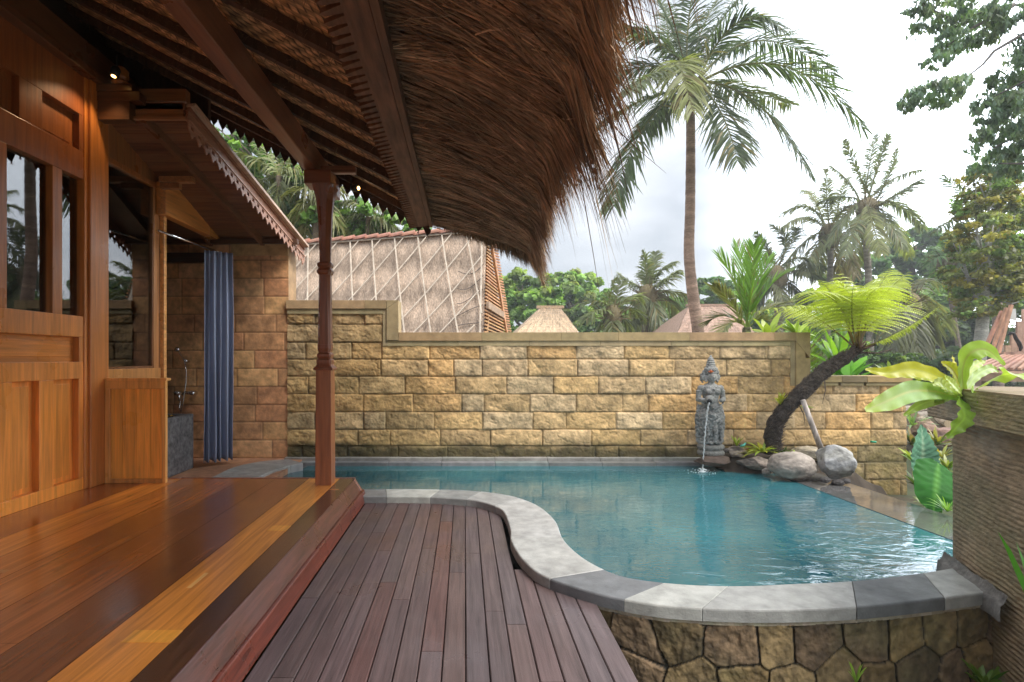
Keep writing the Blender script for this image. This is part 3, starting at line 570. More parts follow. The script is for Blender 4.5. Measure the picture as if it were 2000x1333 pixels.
# tiled sandstone wall (big slabs)
def slabs(name, x0, x1, yf, z0, z1, par, root, m='tile', ch=.228, zref=.03):
    nx_ = int((x1-x0)/.012); nz_ = int((z1-z0)/.012); xs = np.linspace(x0, x1, nx_); zs = np.linspace(z0, z1, nz_); X, Z = np.meshgrid(xs, zs, indexing='ij')
    ci = np.floor((Z-zref)/ch).astype(int); off = TAB[(ci*7) & 255, 5]*.5; wd = .52; bi = np.floor((X+off+10)/wd).astype(int)
    ez = np.minimum((Z-zref) % ch, ch-(Z-zref) % ch); ex = np.minimum((X+off+10) % wd, wd-(X+off+10) % wd); e = np.minimum(ex, ez)
    pal = np.array([(.68, .38, .17), (.62, .33, .16), (.70, .41, .19), (.60, .30, .15), (.68, .41, .21), (.55, .30, .15)]); pk = pal[(TAB[(ci*13+3) & 255, (bi*29+7) & 255]*5.99).astype(int)]
    c = pk*(1+.8*fbm(X*6, Z*9, 5)+.5*fbm(X*30, Z*30, 3))[..., None]; c = np.where((e < .006)[..., None], c*.55, c)
    hh = np.where(e < .006, 0, .006+.005*fbm(X*12, Z*12, 4)); P = np.stack([X, yf-hh, Z], -1)
    o = gridmesh(name, P[:, ::-1], np.clip(c, .02, 1)[:, ::-1], m, par, root); return o
slabs('bathroom_wall', -4.9, -2.232, 6.50, -.1, 2.76, H, HR)
mb = MB(); mb.box(-4.9, -2.234, 6.503, 6.8, -.3, 2.765, (.40, .26, .14)); mb.box(-2.95, -2.232, 6.475, 6.51, 2.60, 2.74, (.50, .33, .16)); mb.box(-4.98, -4.9, 4.6, 6.8, 0, 2.9, (.3, .18, .1)); mb.box(-4.9, -3.25, 5.46, 5.52, .03, 3.6, (.22, .12, .07)); hp(mb, 'wall_core', 'tile')
# --- loose things of the house side
cup = thing('wooden_screen', 'low orange board screen standing under the tall window', 'wooden screen', (-2.9, 4.6, .2)); CR = (-2.9, 4.6, .2)
mb = MB(); mb.box(-3.16, -2.65, 4.54, 4.56, .20, 1.10, (.45, .20, .06)); o = bev(mb.build('back_board', 'wood_z', cup, CR), .004)
mb = MB(); mb.box(-3.17, -2.62, 4.50, 4.575, 1.101, 1.125, (.78, .38, .11)); mb.box(-3.165, -2.63, 4.505, 4.539, 1.03, 1.10, (.74, .36, .10)); mb.box(-3.165, -3.12, 4.505, 4.539, .2, 1.029, (.70, .32, .09)); mb.box(-2.665, -2.63, 4.505, 4.539, .2, 1.029, (.78, .38, .11)); mb.box(-3.119, -2.666, 4.505, 4.539, .2, .235, (.52, .24, .07)); bev(mb.build('frame', 'wood_z', cup, CR), .003)
mb = MB(); xx = -3.119
for w_ in (.10, .125, .125, .103): mb.box(xx+.001, xx+w_-.001, 4.522, 4.539, .236, 1.028, jc((.86, .38, .075), .08)); xx += w_
mb.build('front_boards', 'wood_z', cup, CR)
def bath():
    T = thing('bathtub', 'dark grey terrazzo bathtub in the open bathroom', 'bathtub', (-3.6, 5.7, .03)); R = (-3.6, 5.7, .03); mb = MB(); c = (.13, .13, .135); x0, x1, y0, y1, z0, z1, t = -4.3, -3.13, 5.1, 5.92, .031, .66, .07
    mb.box(x1-t, x1, y0, y1, z0, z1, c); mb.box(x0, x0+t, y0, y1, z0, z1, c); mb.box(x0+t+.001, x1-t-.001, y0, y0+t, z0, z1-.001, c); mb.box(x0+t+.001, x1-t-.001, y1-t, y1, z0, z1-.001, c); bev(mb.build('basin', 'terrazzo', T, R), .01)
    mb = MB(); mb.box(x0+t, x1-t, y0+t, y1-t, z0, .50, (.1, .2, .2)); mb.build('bath_water', 'paint', T, R)
    st = Strips(); n = 160; p = np.stack([rs.uniform(x0+.4, x1-.09, n), rs.uniform(y0+.1, y1-.1, n), np.full(n, .66)], 1); p[:, 2] = .505+rs.uniform(0, .17, n)*(p[:, 0] > x1-.5); d = unit(np.stack([rs.randn(n), rs.randn(n), rs.randn(n)*.3], 1))*.03
    st.add(np.stack([p, p+d*.5, p+d], 1), np.array([.004, .014, .004])[None], unit(np.cross(d, rs.randn(n, 3))), np.array([.65, .40, .10])*rs.uniform(.5, 1.2, (n, 1))); o = st.build('flower_petals', 'leaf', None, R); tag(o, 'yellow flower petals floating in the dark bathtub', 'petals'); o['kind'] = 'stuff'
bath()
mx = W(362, 768, 6.43); S = thing('shower_mixer', 'chrome shower mixer with hand shower on the stone wall above the bathtub', 'shower', tuple(mx)); SR = tuple(mx)
mb = MB(); mb.tube([mx+Vector((-.09, 0, 0)), mx+Vector((.10, 0, 0))], .022, (.7, .7, .7), 12); mb.ring([(.0, mx.z), (.001, mx.z)], (.7, .7, .7), 6, mx.x, mx.y)
for dx in (-.09, .10): mb.tube([mx+Vector((dx, .05, 0)), mx+Vector((dx, -.05, 0))], [.03, .026], (.7, .7, .7), 12); mb.bar(mx+Vector((dx-.03, -.055, .01)), mx+Vector((dx+.04, -.06, .02)), .016, .012, (.7, .7, .7))
mb.tube([mx+Vector((-.02, -.02, 0)), mx+Vector((-.02, -.10, -.03)), mx+Vector((-.02, -.11, -.09))], [.018, .016, .013], (.7, .7, .7)); mb.build('tap_body', 'chrome', S, SR, True)
hs_ = W(350, 688, 6.36); he = W(361, 705, 6.41); mb = MB(); mb.tube([W(343, 682, 6.30), W(349, 684, 6.33), hs_, he], [.030, .022, .011, .010], (.7, .7, .7), 12); mb.tube([he+Vector((0, .0, 0)), he+Vector((.01, .08, -.01))], .014, (.7, .7, .7)); mb.build('hand_shower', 'chrome', S, SR, True)
mb = MB(); mb.tube([he, W(364, 730, 6.40), W(363, 750, 6.38), W(357, 790, 6.36), W(353, 806, 6.36), W(350, 795, 6.38), mx+Vector((-.04, 0, -.02))], .007, (.6, .6, .6), 8); mb.build('hose', 'chrome', S, SR, True)
cr0 = W(310, 451, 5.02); cr1 = W(422, 491, 6.15); mb = MB(); mb.tube([cr0, cr1], .012, (.75, .75, .75), 12); mb.tube([cr1, cr1+Vector((0, .3, 0))], .010, (.75, .75, .75), 12)
o = mb.build('curtain_rail', 'chrome', None, tuple(cr0), True); tag(o, 'thin metal rail carrying the blue shower curtain', 'curtain rail')
def drape(name, a, b, zt, zb, folds, amp, c, m='cloth', flare=1.0, seed=0):
    n = folds*10; nz_ = 40; s_ = np.linspace(0, 1, n); z = np.linspace(zt, zb, nz_); S_, Z = np.meshgrid(s_, z, indexing='ij'); a = np.array(a); b = np.array(b); d = b-a; nrm = np.array([-d[1], d[0]])/np.linalg.norm(d); t = (zt-Z)/(zt-zb)
    ph = S_*folds*2*PI+1.4*fbm(S_*5+seed, Z*.5, 3)*3; off = amp*(.6+.7*t)*np.sin(ph)+.03*fbm(S_*4+seed, Z*1.2, 3); k = 1+(flare-1)*t; sx = .5+(S_-.5)*k+.02*np.sin(ph*.5+2*t)
    P = np.stack([a[0]+d[0]*sx+nrm[0]*off, a[1]+d[1]*sx+nrm[1]*off, Z+.012*np.sin(ph)*(t > .98)], -1)
    return gridmesh(name, P, np.broadcast_to(np.array(c), P.shape), m)
o = drape('shower_curtain', (-3.03, 5.97), (-2.79, 6.16), 2.56, .09, 5, .040, (.28, .33, .46), flare=1.12)
o.modifiers.new('thickness', 'SOLIDIFY').thickness = .004; tag(o, 'blue grey shower curtain gathered beside the stone bathroom wall', 'curtain')
for k, (ya, yb, lb, z0, z1) in enumerate([(4.86, 5.24, 'pale curtain hanging behind the tall window', .25, 3.6), (4.18, 4.30, 'pale curtain strip behind the narrow glass pane of the door', .25, 3.6), (3.80, 3.93, 'pale curtain edge behind the wide glass pane of the door', .25, 3.6)]):
    o = drape('window_curtain', (HX-.11, ya), (HX-.11, yb), z1, z0, 6 if k == 0 else 3, .022, (.85, .86, .82), seed=k*7); tag(o, lb, 'curtain', 'curtains behind the house glass')
# spotlights (lit)
def spot(pos, lb, energy, aim):
    S = thing('spotlight', lb, 'spotlight', tuple(pos), 'lit spotlights under the verandah roof'); p = Vector(pos); d = (Vector(aim)-p).normalized(); mb = MB(); mb.tube([p-d*.09, p-d*.07, p-d*.0], [.02, .034, .036], (.02, .02, .02), 16); mb.tube([p-d*.09, p-d*.09+Vector((0, 0, .10))], .008, (.02, .02, .02)); mb.build('housing', 'paint', S, tuple(pos), True)
    mb = MB(); mb.tube([p, p+d*.004], .018, (.9, .45, .12), 16); mb.build('lens', 'lamp_glow', S, tuple(pos))
    ld = bpy.data.lights.new('bulb', 'SPOT'); ld.energy = energy; ld.color = (1, .66, .36); ld.spot_size = math.radians(95); ld.spot_blend = .6; ld.shadow_soft_size = .03; lo = bpy.data.objects.new('bulb', ld); COLL.objects.link(lo); lo.location = p+d*.02; lo.rotation_euler = (-d).to_track_quat('Z', 'Y').to_euler(); lo.parent = S; lo.location = d*.02
spot(W(222, 149, 4.30), 'small lit spotlight above the doors in the dark roof corner', 9, (-3.15, 4.0, 2.4))
spot(W(700, 368, 5.02), 'small lit spotlight at the roof edge beside the slender post', 2, (-.7, 4.85, 2.9))
# ================================================================ GARDEN WALLS
WY = 6.5
CR_ = np.array([-.68, -.46, -.24, -.02, .188, .396, .617, .845, 1.07, 1.287, 1.50, 1.73, 1.95])
def block_wall(name, x0, x1, ztop, zbot, par, root, seed=0, lowdark=.19):
    res = .0095; nx_ = int((x1-x0)/res); zt = max(ztop) if isinstance(ztop, (list, tuple)) else ztop
    nz_ = int((zt-zbot)/res); xs = np.linspace(x0, x1, nx_); zs = np.linspace(zbot, zt, nz_); X, Z = np.meshgrid(xs, zs, indexing='ij')
    Xw = X+.006*fbm(X*5, Z*5, 3); Zw = Z+.010*fbm(X*3+7, Z*3, 3); ci = np.clip(np.searchsorted(CR_, Zw)-1, 0, len(CR_)-2)
    r2 = np.random.RandomState(40+seed); E = np.zeros_like(X); BI = np.zeros(X.shape, int); LX = np.zeros_like(X); LZ = np.zeros_like(X); BWd = np.zeros_like(X)
    for c in range(len(CR_)-1):
        joints = [x0-r2.uniform(.05, .5)]
        while joints[-1] < x1: joints.append(joints[-1]+(r2.uniform(.56, .66) if r2.rand() < .82 else r2.uniform(.28, .42)))
        joints = np.array(joints); m_ = ci == c
        if not m_.any(): continue
        k = np.searchsorted(joints, Xw[m_])-1; k = np.clip(k, 0, len(joints)-2); xa = joints[k]; xb = joints[k+1]
        E[m_] = np.minimum(np.minimum(Xw[m_]-xa, xb-Xw[m_]), np.minimum(Zw[m_]-CR_[c], CR_[c+1]-Zw[m_])); BI[m_] = c*37+k; LX[m_] = (Xw[m_]-xa)/(xb-xa)-.5; LZ[m_] = (Zw[m_]-CR_[c])/(CR_[c+1]-CR_[c])-.5; BWd[m_] = k
    b = BI & 255; rr = TAB[b, (b*7+seed) & 255]; r3 = TAB[b, 99]
    pal = np.array([(.60, .405, .20), (.57, .395, .21), (.64, .395, .17), (.56, .40, .23), (.57, .385, .19), (.64, .42, .19), (.59, .43, .25)]); c = pal[(rr*6.99).astype(int)]*(.86+.24*r3)[..., None]
    lump = fbm(X*5.5+b*3.1, Z*7+b*1.7, 5); ridg = 1-2*np.abs(fbm(X*9+b, Z*13, 4))*2; bulge = .007*np.clip(1-(np.abs(LX)*2)**4, 0, 1)*np.clip(1-(np.abs(LZ)*2)**3, 0, 1)
    crack = np.abs(fbm(X*4+b*5, Z*5+b, 3)); chip = .010*sst(crack, .0, .03)
    h = sst(E, .001, .012)*(.006+bulge+.034*lump+.004*ridg+chip*.6+.006*fbm(X*40, Z*40, 3)+.012*(r3-.5)); h = np.where(E < .0022, -.003, h)
    c = c*(1+1.0*fbm(X*9+3, Z*9, 5)+.5*fbm(X*40, Z*40, 3))[..., None]
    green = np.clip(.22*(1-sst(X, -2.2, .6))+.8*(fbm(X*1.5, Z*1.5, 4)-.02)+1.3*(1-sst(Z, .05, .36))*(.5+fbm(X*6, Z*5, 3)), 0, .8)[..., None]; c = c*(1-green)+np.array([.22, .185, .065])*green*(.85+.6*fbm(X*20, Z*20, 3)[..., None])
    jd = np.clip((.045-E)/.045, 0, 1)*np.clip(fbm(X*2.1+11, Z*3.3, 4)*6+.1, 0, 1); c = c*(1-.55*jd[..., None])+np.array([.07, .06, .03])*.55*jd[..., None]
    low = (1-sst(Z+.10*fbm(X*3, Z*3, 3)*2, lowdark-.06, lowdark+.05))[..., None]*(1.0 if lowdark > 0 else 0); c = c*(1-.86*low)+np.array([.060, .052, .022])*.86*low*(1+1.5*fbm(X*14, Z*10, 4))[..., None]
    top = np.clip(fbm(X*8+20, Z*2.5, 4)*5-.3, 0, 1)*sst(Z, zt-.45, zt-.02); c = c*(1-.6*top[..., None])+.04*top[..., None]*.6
    c = np.where((E < .003)[..., None], c*(.5+.4*np.clip(.5+3*fbm(X*3, Z*9, 3), 0, 1))[..., None], c)
    P = np.stack([X, WY-h, Z], -1)
    return gridmesh(name, P[:, ::-1], np.clip(c, .01, .9)[:, ::-1], 'stone', par, root)
def coping_run(mb, x0, x1, zt, th_=.105, pr=.05):
    x = x0
    while x < x1-.01:
        x2 = min(x+rnd.uniform(.7, 1.1), x1); x2 = x1 if x1-x2 < .2 else x2; c = jc((.42, .30, .155), .16); mb.box(x+.0012, x2-.0012, WY-pr, WY+.26, zt-th_, zt, c); x = x2
GW = thing('garden_wall', 'tall yellow stone garden wall with stepped coping behind the pool', 'wall', (1, WY, 0)); GR = (1, WY, 0)
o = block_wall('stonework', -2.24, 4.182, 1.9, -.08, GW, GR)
me = o.data; bm = bmesh.new(); bm.from_mesh(me); bmesh.ops.delete(bm, geom=[v for v in bm.verts if v.co.x+1 > -1.03 and v.co.z > 1.47], context='VERTS'); bm.to_mesh(me); bm.free()
mb = MB(); coping_run(mb, -2.25, -.984, 2.03); coping_run(mb, -.83, 4.18, 1.625)
c0 = (.42, .32, .175)
def mitre(a, b, c, d, col): mb.poly([(p[0], WY-.05, p[1]) for p in (a, b, c, d)]+[(p[0], WY+.26, p[1]) for p in (a, b, c, d)], [(0, 1, 2, 3), (7, 6, 5, 4), (0, 4, 5, 1), (1, 5, 6, 2), (2, 6, 7, 3), (3, 7, 4, 0)], col)
mitre((-.98, 1.924), (-.832, 2.03), (-.832, 1.626), (-.98, 1.52), c0); mitre((-.98, 1.926), (-.98, 2.03), (-.836, 2.03), (-.98, 1.928), c0)
mb.box(-.979, -.833, WY-.05, WY+.26, 1.521, 1.53, c0)
mitre((4.182, 1.625), (4.36, 1.625), (4.36, 1.3), (4.182, 1.51), (.44, .33, .17)); mb.box(4.182, 4.36, WY-.05, WY+.26, .952, 1.298, (.46, .34, .17)); mb.poly([(x, yy, z) for yy in (WY-.05, WY+.26) for x, z in ((-.979, 1.520), (-.832, 1.520), (-.832, 1.6255))], [(0, 1, 2), (5, 4, 3), (0, 3, 4, 1)], c0); mb.box(4.182, 4.30, WY-.046, WY+.26, 1.299, 1.5, (.46, .34, .17))
bev(mb.build('coping', 'smooth_stone', GW, GR), .004)
mb = MB(); cf = (.44, .35, .20)
mb.box(-2.24, -1.03, WY-.034, WY+.1, 1.86, 1.922, jc(cf)); mb.box(-1.03, -.982, WY-.034, WY+.1, 1.455, 1.922, jc(cf)); x = -.982
while x < 4.10: x2 = min(x+.9, 4.12); mb.box(x+.001, x2-.001, WY-.034, WY+.1, 1.455, 1.518, jc(cf)); x = x2
mb.box(4.121, 4.18, WY-.034, WY+.1, .952, 1.518, jc(cf)); bev(mb.build('fillet', 'smooth_stone', GW, GR), .003)
mb = MB(); mb.box(-2.24, 4.34, WY+.004, WY+.25, -.6, 1.51, (.3, .24, .14)); mb.box(-2.24, -1.0, WY+.004, WY+.25, 1.511, 1.92, (.3, .24, .14)); mb.build('core', 'stone', GW, GR)
LW = thing('low_garden_wall', 'lower yellow stone wall running behind the leaning tree fern to the gap by the pillar', 'wall', (5, WY, -.5)); LR = (5, WY, -.5)
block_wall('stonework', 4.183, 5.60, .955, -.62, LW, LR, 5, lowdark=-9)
mb = MB(); x = 4.362
for x2, c in ((4.75, (.40, .30, .15)), (5.07, (.25, .19, .11)), (5.64, (.44, .30, .14))): mb.box(x+.001, x2-.001, WY-.06, WY+.26, .995, 1.075, c); mb.box(x+.001, x2-.03, WY-.042, WY+.24, .952, .993, jc((.46, .35, .19))); x = x2
bev(mb.build('coping', 'smooth_stone', LW, LR), .004)
mb = MB(); mb.box(4.362, 5.60, WY+.004, WY+.24, -.7, .951, (.40, .30, .17)); mb.build('core', 'stone', LW, LR)

# ================================================================ ROCKS
def remesh(mb, vox, sm=2):
    me = bpy.data.meshes.new('tmp'); me.from_pydata(mb.V, [], mb.F); o = bpy.data.objects.new('tmp', me); COLL.objects.link(o)
    m = o.modifiers.new('r', 'REMESH'); m.mode = 'VOXEL'; m.voxel_size = vox
    if sm: s_ = o.modifiers.new('s', 'SMOOTH'); s_.iterations = sm; s_.factor = .6
    dg = bpy.context.evaluated_depsgraph_get(); e = o.evaluated_get(dg); m2 = e.to_mesh(); n = len(m2.vertices)
    V = np.zeros(n*3); m2.vertices.foreach_get('co', V); Nn = np.zeros(n*3); m2.vertices.foreach_get('normal', Nn); Fc = [tuple(p.vertices) for p in m2.polygons]; e.to_mesh_clear(); bpy.data.objects.remove(o); bpy.data.meshes.remove(me)
    return V.reshape(-1, 3), Nn.reshape(-1, 3), Fc
def rock(c, r, col, seed, label, group=None, rough=.16, flat=0, col2=None, rot=0):
    bm = bmesh.new(); bmesh.ops.create_icosphere(bm, subdivisions=5, radius=1); v = np.array([x.co[:] for x in bm.verts]); f = [tuple(q.index for q in p.verts) for p in bm.faces]; bm.free()
    r2 = np.random.RandomState(seed)
    for k in range(9+flat*5):                      # planar facets, then noise
        n_ = unit(r2.randn(3)); d = r2.uniform(.55, .84) if flat else r2.uniform(.84, .98); s_ = v@n_; ov = np.clip(s_-d, 0, None); v = v-ov[:, None]*n_*(.95 if flat else .6)
    nn = np.array([mnoise.fractal(Vector(p)*1.3+Vector((seed*3.1, 0, 0)), 1, 2, 5) for p in v]); n2 = np.array([mnoise.fractal(Vector(p)*5+Vector((seed*3.1, 9, 0)), 1, 2, 4) for p in v]); v = v*(1+rough*nn+.022*n2)[:, None]
    v = v*np.array(r); a = rot; v = np.stack([v[:, 0]*math.cos(a)-v[:, 1]*math.sin(a), v[:, 0]*math.sin(a)+v[:, 1]*math.cos(a), v[:, 2]], 1)
    cc = np.array(col)*(1+.5*nn+.35*n2)[:, None]
    if col2 is not None: k = np.clip(nn*3+.3, 0, 1)[:, None]; cc = cc*(1-k)+np.array(col2)*k
    o = mesh_obj('boulder', v+np.array(c), f, np.clip(cc, .02, .9), 'boulder', None, tuple(c), True)
    return tag(o, label, 'boulder', group or 'boulders along the far pool corner')
def G3(px, py, Y, dz=0): v = W(px, py, Y); return (v.x, v.y, v.z+dz)
rock(G3(1390, 899, 6.08), (.25, .20, .085), (.085, .058, .045), 3, 'dark brown flat slab rock carrying the statue', flat=1, rough=.07)
rock(G3(1440, 886, 6.22), (.14, .12, .085), (.12, .095, .085), 8, 'small dark rock with a pale top between statue and bromeliad', flat=1, col2=(.36, .30, .25))
rock(G3(1476, 904, 5.92), (.215, .16, .095), (.25, .20, .17), 12, 'brown grey angular rock left of the smooth oval boulder', flat=1, rough=.1)
rock(G3(1497, 921, 5.75), (.045, .04, .04), (.30, .26, .23), 15, 'little stone wedged at the waterline')
rock(G3(1547, 909, 5.60), (.245, .20, .145), (.33, .285, .25), 21, 'large smooth tan oval boulder at the pool corner', rough=.07)
rock(G3(1580, 886, 6.08), (.20, .15, .085), (.42, .36, .27), 27, 'flat pale tan rock behind the two largest boulders', rough=.1)
rock(G3(1628, 907, 5.50), (.215, .20, .20), (.36, .355, .34), 33, 'biggest boulder, pale grey and rough, beside the low wall', flat=1, rough=.10, col2=(.34, .34, .35))
for k, (a, b, r_, c) in enumerate([(1612, 938, .05, (.05, .045, .045)), (1636, 943, .06, (.045, .04, .04)), (1652, 940, .045, (.055, .05, .05)), (1528, 884, .05, (.03, .025, .02)), (1500, 884, .05, (.04, .035, .03)), (1415, 880, .05, (.06, .05, .045))]):
    rock(G3(a, b, 5.35 if k < 3 else 6.15), (r_, r_*.8, r_*.6), c, 50+k, ['black stone under the left foot of the biggest boulder', 'black stone under the middle of the biggest boulder', 'black stone under the right side of the biggest boulder', 'dark stone at the foot of the tree fern', 'dark stone behind the brown grey angular rock', 'dark stone touching the statue base'][k], 'small dark stones')
mb = MB(); c_ = W(1490, 893, 6.15); V_ = []
gxx, gyy = np.meshgrid(np.linspace(3.05, 4.9, 60), np.linspace(5.75, 6.49, 26), indexing='ij'); hz = .10+.05*fbm(gxx*5, gyy*5, 4)-.25*(1-sst(gyy, 5.75, 6.05))-.3*sst(gxx, 4.3, 4.9)-.12*(1-sst(gxx, 3.05, 3.3))
struct(gridmesh('planting_soil', np.stack([gxx, gyy, hz], -1), np.array([.055, .04, .028])*(1+1.2*fbm(gxx*20, gyy*20, 3))[..., None], 'soil'))

# ================================================================ STATUE
SX, SY = W(1388, 888, 6.16).x, 6.16; SZ = EYE-.188*6.16; k_ = 6.16/6.3*1.0
ST = thing('stone_statue', 'grey carved stone woman pouring water from a jar into the pool', 'statue', (SX, SY, SZ)); SR_ = (SX, SY, SZ)
def sp(mb, x, y, z, rx, ry, rz, n=14):
    vs = []; fs = []
    for i in range(n+1):
        for j in range(n*2): a = PI*i/n; b = PI*j/n; vs.append((x+rx*math.sin(a)*math.cos(b), y+ry*math.sin(a)*math.sin(b), z+rz*math.cos(a)))
    m_ = n*2; fs = [(i*m_+j, i*m_+(j+1) % m_, (i+1)*m_+(j+1) % m_, (i+1)*m_+j) for i in range(n) for j in range(m_)][::1]; mb.poly(vs, [f[::-1] for f in fs], (.3, .3, .3))
def loft(mb, secs, n=32):         # (z, cx, cy, rx, ry)
    vs = [(cx+rx*math.cos(2*PI*j/n), cy+ry*math.sin(2*PI*j/n), z) for z, cx, cy, rx, ry in secs for j in range(n)]; k = len(secs)
    mb.poly(vs, [(i*n+j, i*n+(j+1) % n, (i+1)*n+(j+1) % n, (i+1)*n+j) for i in range(k-1) for j in range(n)]+[tuple(range(n))[::-1], tuple((k-1)*n+j for j in range(n))], (.3, .3, .3))
mb = MB()
loft(mb, [(.13, 0, .02, .135, .10), (.18, 0, .02, .138, .105), (.30, 0, .01, .142, .11), (.42, 0, 0, .150, .12), (.50, 0, 0, .148, .115), (.57, 0, 0, .120, .10), (.63, 0, 0, .088, .078), (.67, 0, 0, .085, .075), (.72, 0, 0, .098, .078), (.78, 0, 0, .112, .080), (.815, 0, 0, .118, .070), (.84, 0, 0, .075, .05), (.86, 0, -.01, .036, .036), (.90, 0, -.015, .034, .036)])
sp(mb, -.048, -.055, .755, .044, .036, .038); sp(mb, .048, -.055, .755, .044, .036, .038)
sp(mb, 0, -.025, .935, .056, .058, .072); sp(mb, 0, -.080, .928, .010, .014, .018, 8); sp(mb, 0, -.066, .898, .022, .018, .014, 8); sp(mb, 0, -.07, .905, .018, .014, .005, 8); sp(mb, -.022, -.070, .944, .013, .010, .007, 8); sp(mb, .022, -.070, .944, .013, .010, .007, 8)
for s_ in (-1, 1):
    sp(mb, s_*.062, -.015, .915, .016, .022, .036, 8); sp(mb, s_*.085, .0, .93, .030, .022, .045, 10); sp(mb, s_*.068, -.03, .885, .014, .014, .014, 8)
    mb.tube([(s_*.115, 0, .80), (s_*.140, .005, .74), (s_*.150, 0, .665)], [.037, .034, .030], (.3,)*3, 12); sp(mb, s_*.150, 0, .665, .031, .031, .031, 10); sp(mb, s_*.115, 0, .795, .042, .042, .042, 10)
    mb.tube([(s_*.150, 0, .662), (s_*.10, -.075, .655), (s_*.055, -.125, .660)], [.029, .025, .020], (.3,)*3, 12); sp(mb, s_*.135, .004, .765, .042, .042, .012, 10)
    mb.tube([(s_*.125, .03, .60), (s_*.150, .02, .45), (s_*.152, .02, .30), (s_*.140, .02, .14)], [.022, .030, .026, .022], (.3,)*3, 10)
    sp(mb, s_*.04, -.075, .155, .034, .055, .024, 10)
    mb.tube([(s_*.05, -.10, .52), (s_*.085, -.085, .42), (s_*.075, -.10, .26), (s_*.085, -.09, .15)], [.012, .016, .014, .012], (.3,)*3, 8)
for a, b in ((0, .585), (0, .50), (0, .43)): mb.tube([(-.13+.02*(b < .5), -.04, b+.035), (-.06, -.108, b), (0, -.125, b-.022), (.06, -.108, b), (.13-.02*(b < .5), -.04, b+.035)], .010, (.3,)*3, 8)
for zz in (.46, .40, .35): sp(mb, 0, -.120, zz, .034*(zz/.46)**2, .016, .024, 8)
mb.tube([(0, -.118, .36), (0, -.122, .25), (0, -.115, .15)], [.026, .020, .012], (.3,)*3, 8)
mb.tube([(-.07, -.03, .80), (0, -.085, .785), (.07, -.03, .80)], .010, (.3,)*3, 8)
V, Nn, Fc = remesh(mb, .0065, 2); body_parts = (V, Nn, Fc)
orn = np.array([mnoise.noise(Vector(p)*38) for p in V]); o2 = np.array([mnoise.noise(Vector(p)*14+Vector((3, 1, 2))) for p in V]); sk = (V[:, 2] < .58)
V = V+Nn*((.0035*orn+.0035*np.sign(orn)*sk*.8)[:, None])
c = np.array([.27, .27, .262])*(1+.45*orn*(.4+.6*sk)+.35*o2)[:, None]; k = np.clip(fbm(V[:, 0]*9, V[:, 2]*9, 3)*3, 0, .7)[:, None]; c = c*(1-k)+np.array([.32, .305, .285])*k; c = np.where((V[:, 2:3] > .84) & (V[:, 2:3] < .95), c*1.1, c)
mesh_obj('body', V+np.array(SR_), Fc, np.clip(c, .02, .8), 'statue', ST, SR_, True)
mb = MB(); sx, sy, sz = SR_
mb.ring([(.145, sz), (.155, sz+.008), (.158, sz+.03), (.150, sz+.048), (.138, sz+.055), (.138, sz+.066), (.152, sz+.074), (.158, sz+.095), (.152, sz+.118), (.13, sz+.128)], (.23, .225, .21), 28, sx, sy, .8); mb.build('plinth', 'statue', ST, SR_, True)
mb = MB()
for z0, r0 in ((.965, .066), (.985, .074), (1.005, .070), (1.03, .066), (1.06, .060), (1.085, .054), (1.11, .048), (1.135, .038), (1.155, .028), (1.175, .014)): sp(mb, 0, -.005, z0, r0, r0, .016, 10)
loft(mb, [(.955, 0, -.008, .060, .060), (1.0, 0, -.005, .064, .062), (1.06, 0, 0, .052, .050), (1.13, 0, 0, .038, .036), (1.195, 0, 0, .006, .006)])
for j in range(9):
    a = -PI/2+(j-4)*.42; sp(mb, .066*math.cos(a), .064*math.sin(a)-.005, 1.02, .014, .012, .030, 6)
for s_ in (-1, 1): sp(mb, s_*.082, .0, .985, .022, .014, .034, 8); mb.tube([(s_*.06, .02, .99), (s_*.10, .03, .96), (s_*.105, .03, .90), (s_*.085, .02, .86)], [.012, .018, .016, .01], (.3,)*3, 8)
V, Nn, Fc = remesh(mb, .006, 1); orn = np.array([mnoise.noise(Vector(p)*45) for p in V]); c = np.array([.27, .27, .262])*(1+.6*orn)[:, None]; mesh_obj('headdress', V+Nn*(.003*orn)[:, None]+np.array(SR_), Fc, np.clip(c, .02, .8), 'statue', ST, SR_, True)
mb = MB(); fx = sx-.032; sp(mb, fx, sy-.078, sz+1.0, .016, .010, .018, 8); sp(mb, fx-.020, sy-.072, sz+.998, .010, .008, .008, 6); sp(mb, fx+.020, sy-.072, sz+.998, .010, .008, .008, 6); o = mb.build('flower', 'leaf', ST, SR_, True); o.data.color_attributes['col'].data.foreach_set('color', [.75, .22, .08, 1]*len(o.data.vertices))
jm = Vector((sx-.110, sy-.20, sz+.655)); jt = Vector((sx-.045, sy-.09, sz+.675)); mb = MB(); mb.tube([jt, jt*.6+jm*.4, jt*.35+jm*.65, jt*.2+jm*.8, jm, jm+(jm-jt)*.05], [.045, .058, .048, .030, .042, .036], (.22, .22, .21), 18); mb.tube([jm+(jm-jt)*.052, jm+(jm-jt)*.06], .027, (.03, .03, .03), 14); mb.build('jar', 'statue', ST, SR_, True)
mb = MB()
for s_ in (-1, 1):
    b_ = Vector((sx+s_*.050-.018*(s_ > 0)-.04, sy-.130, sz+.660)); sp(mb, b_.x, b_.y, b_.z, .024, .020, .024, 8)
    for q in range(4): z_ = .022-.014*q; mb.tube([b_+Vector((0, -.008, z_)), b_+Vector((-s_*.018, -.030, z_)), b_+Vector((-s_*.038, -.030, z_-.002)), b_+Vector((-s_*.048, -.020, z_-.003))], [.0075, .007, .006, .005], (.22, .22, .21), 8)
    mb.tube([b_+Vector((0, 0, .02)), b_+Vector((-s_*.012, -.012, .036)), b_+Vector((-s_*.026, -.016, .042))], [.008, .007, .006], (.22, .22, .21), 8)
mb.build('hands', 'statue', ST, SR_, True)
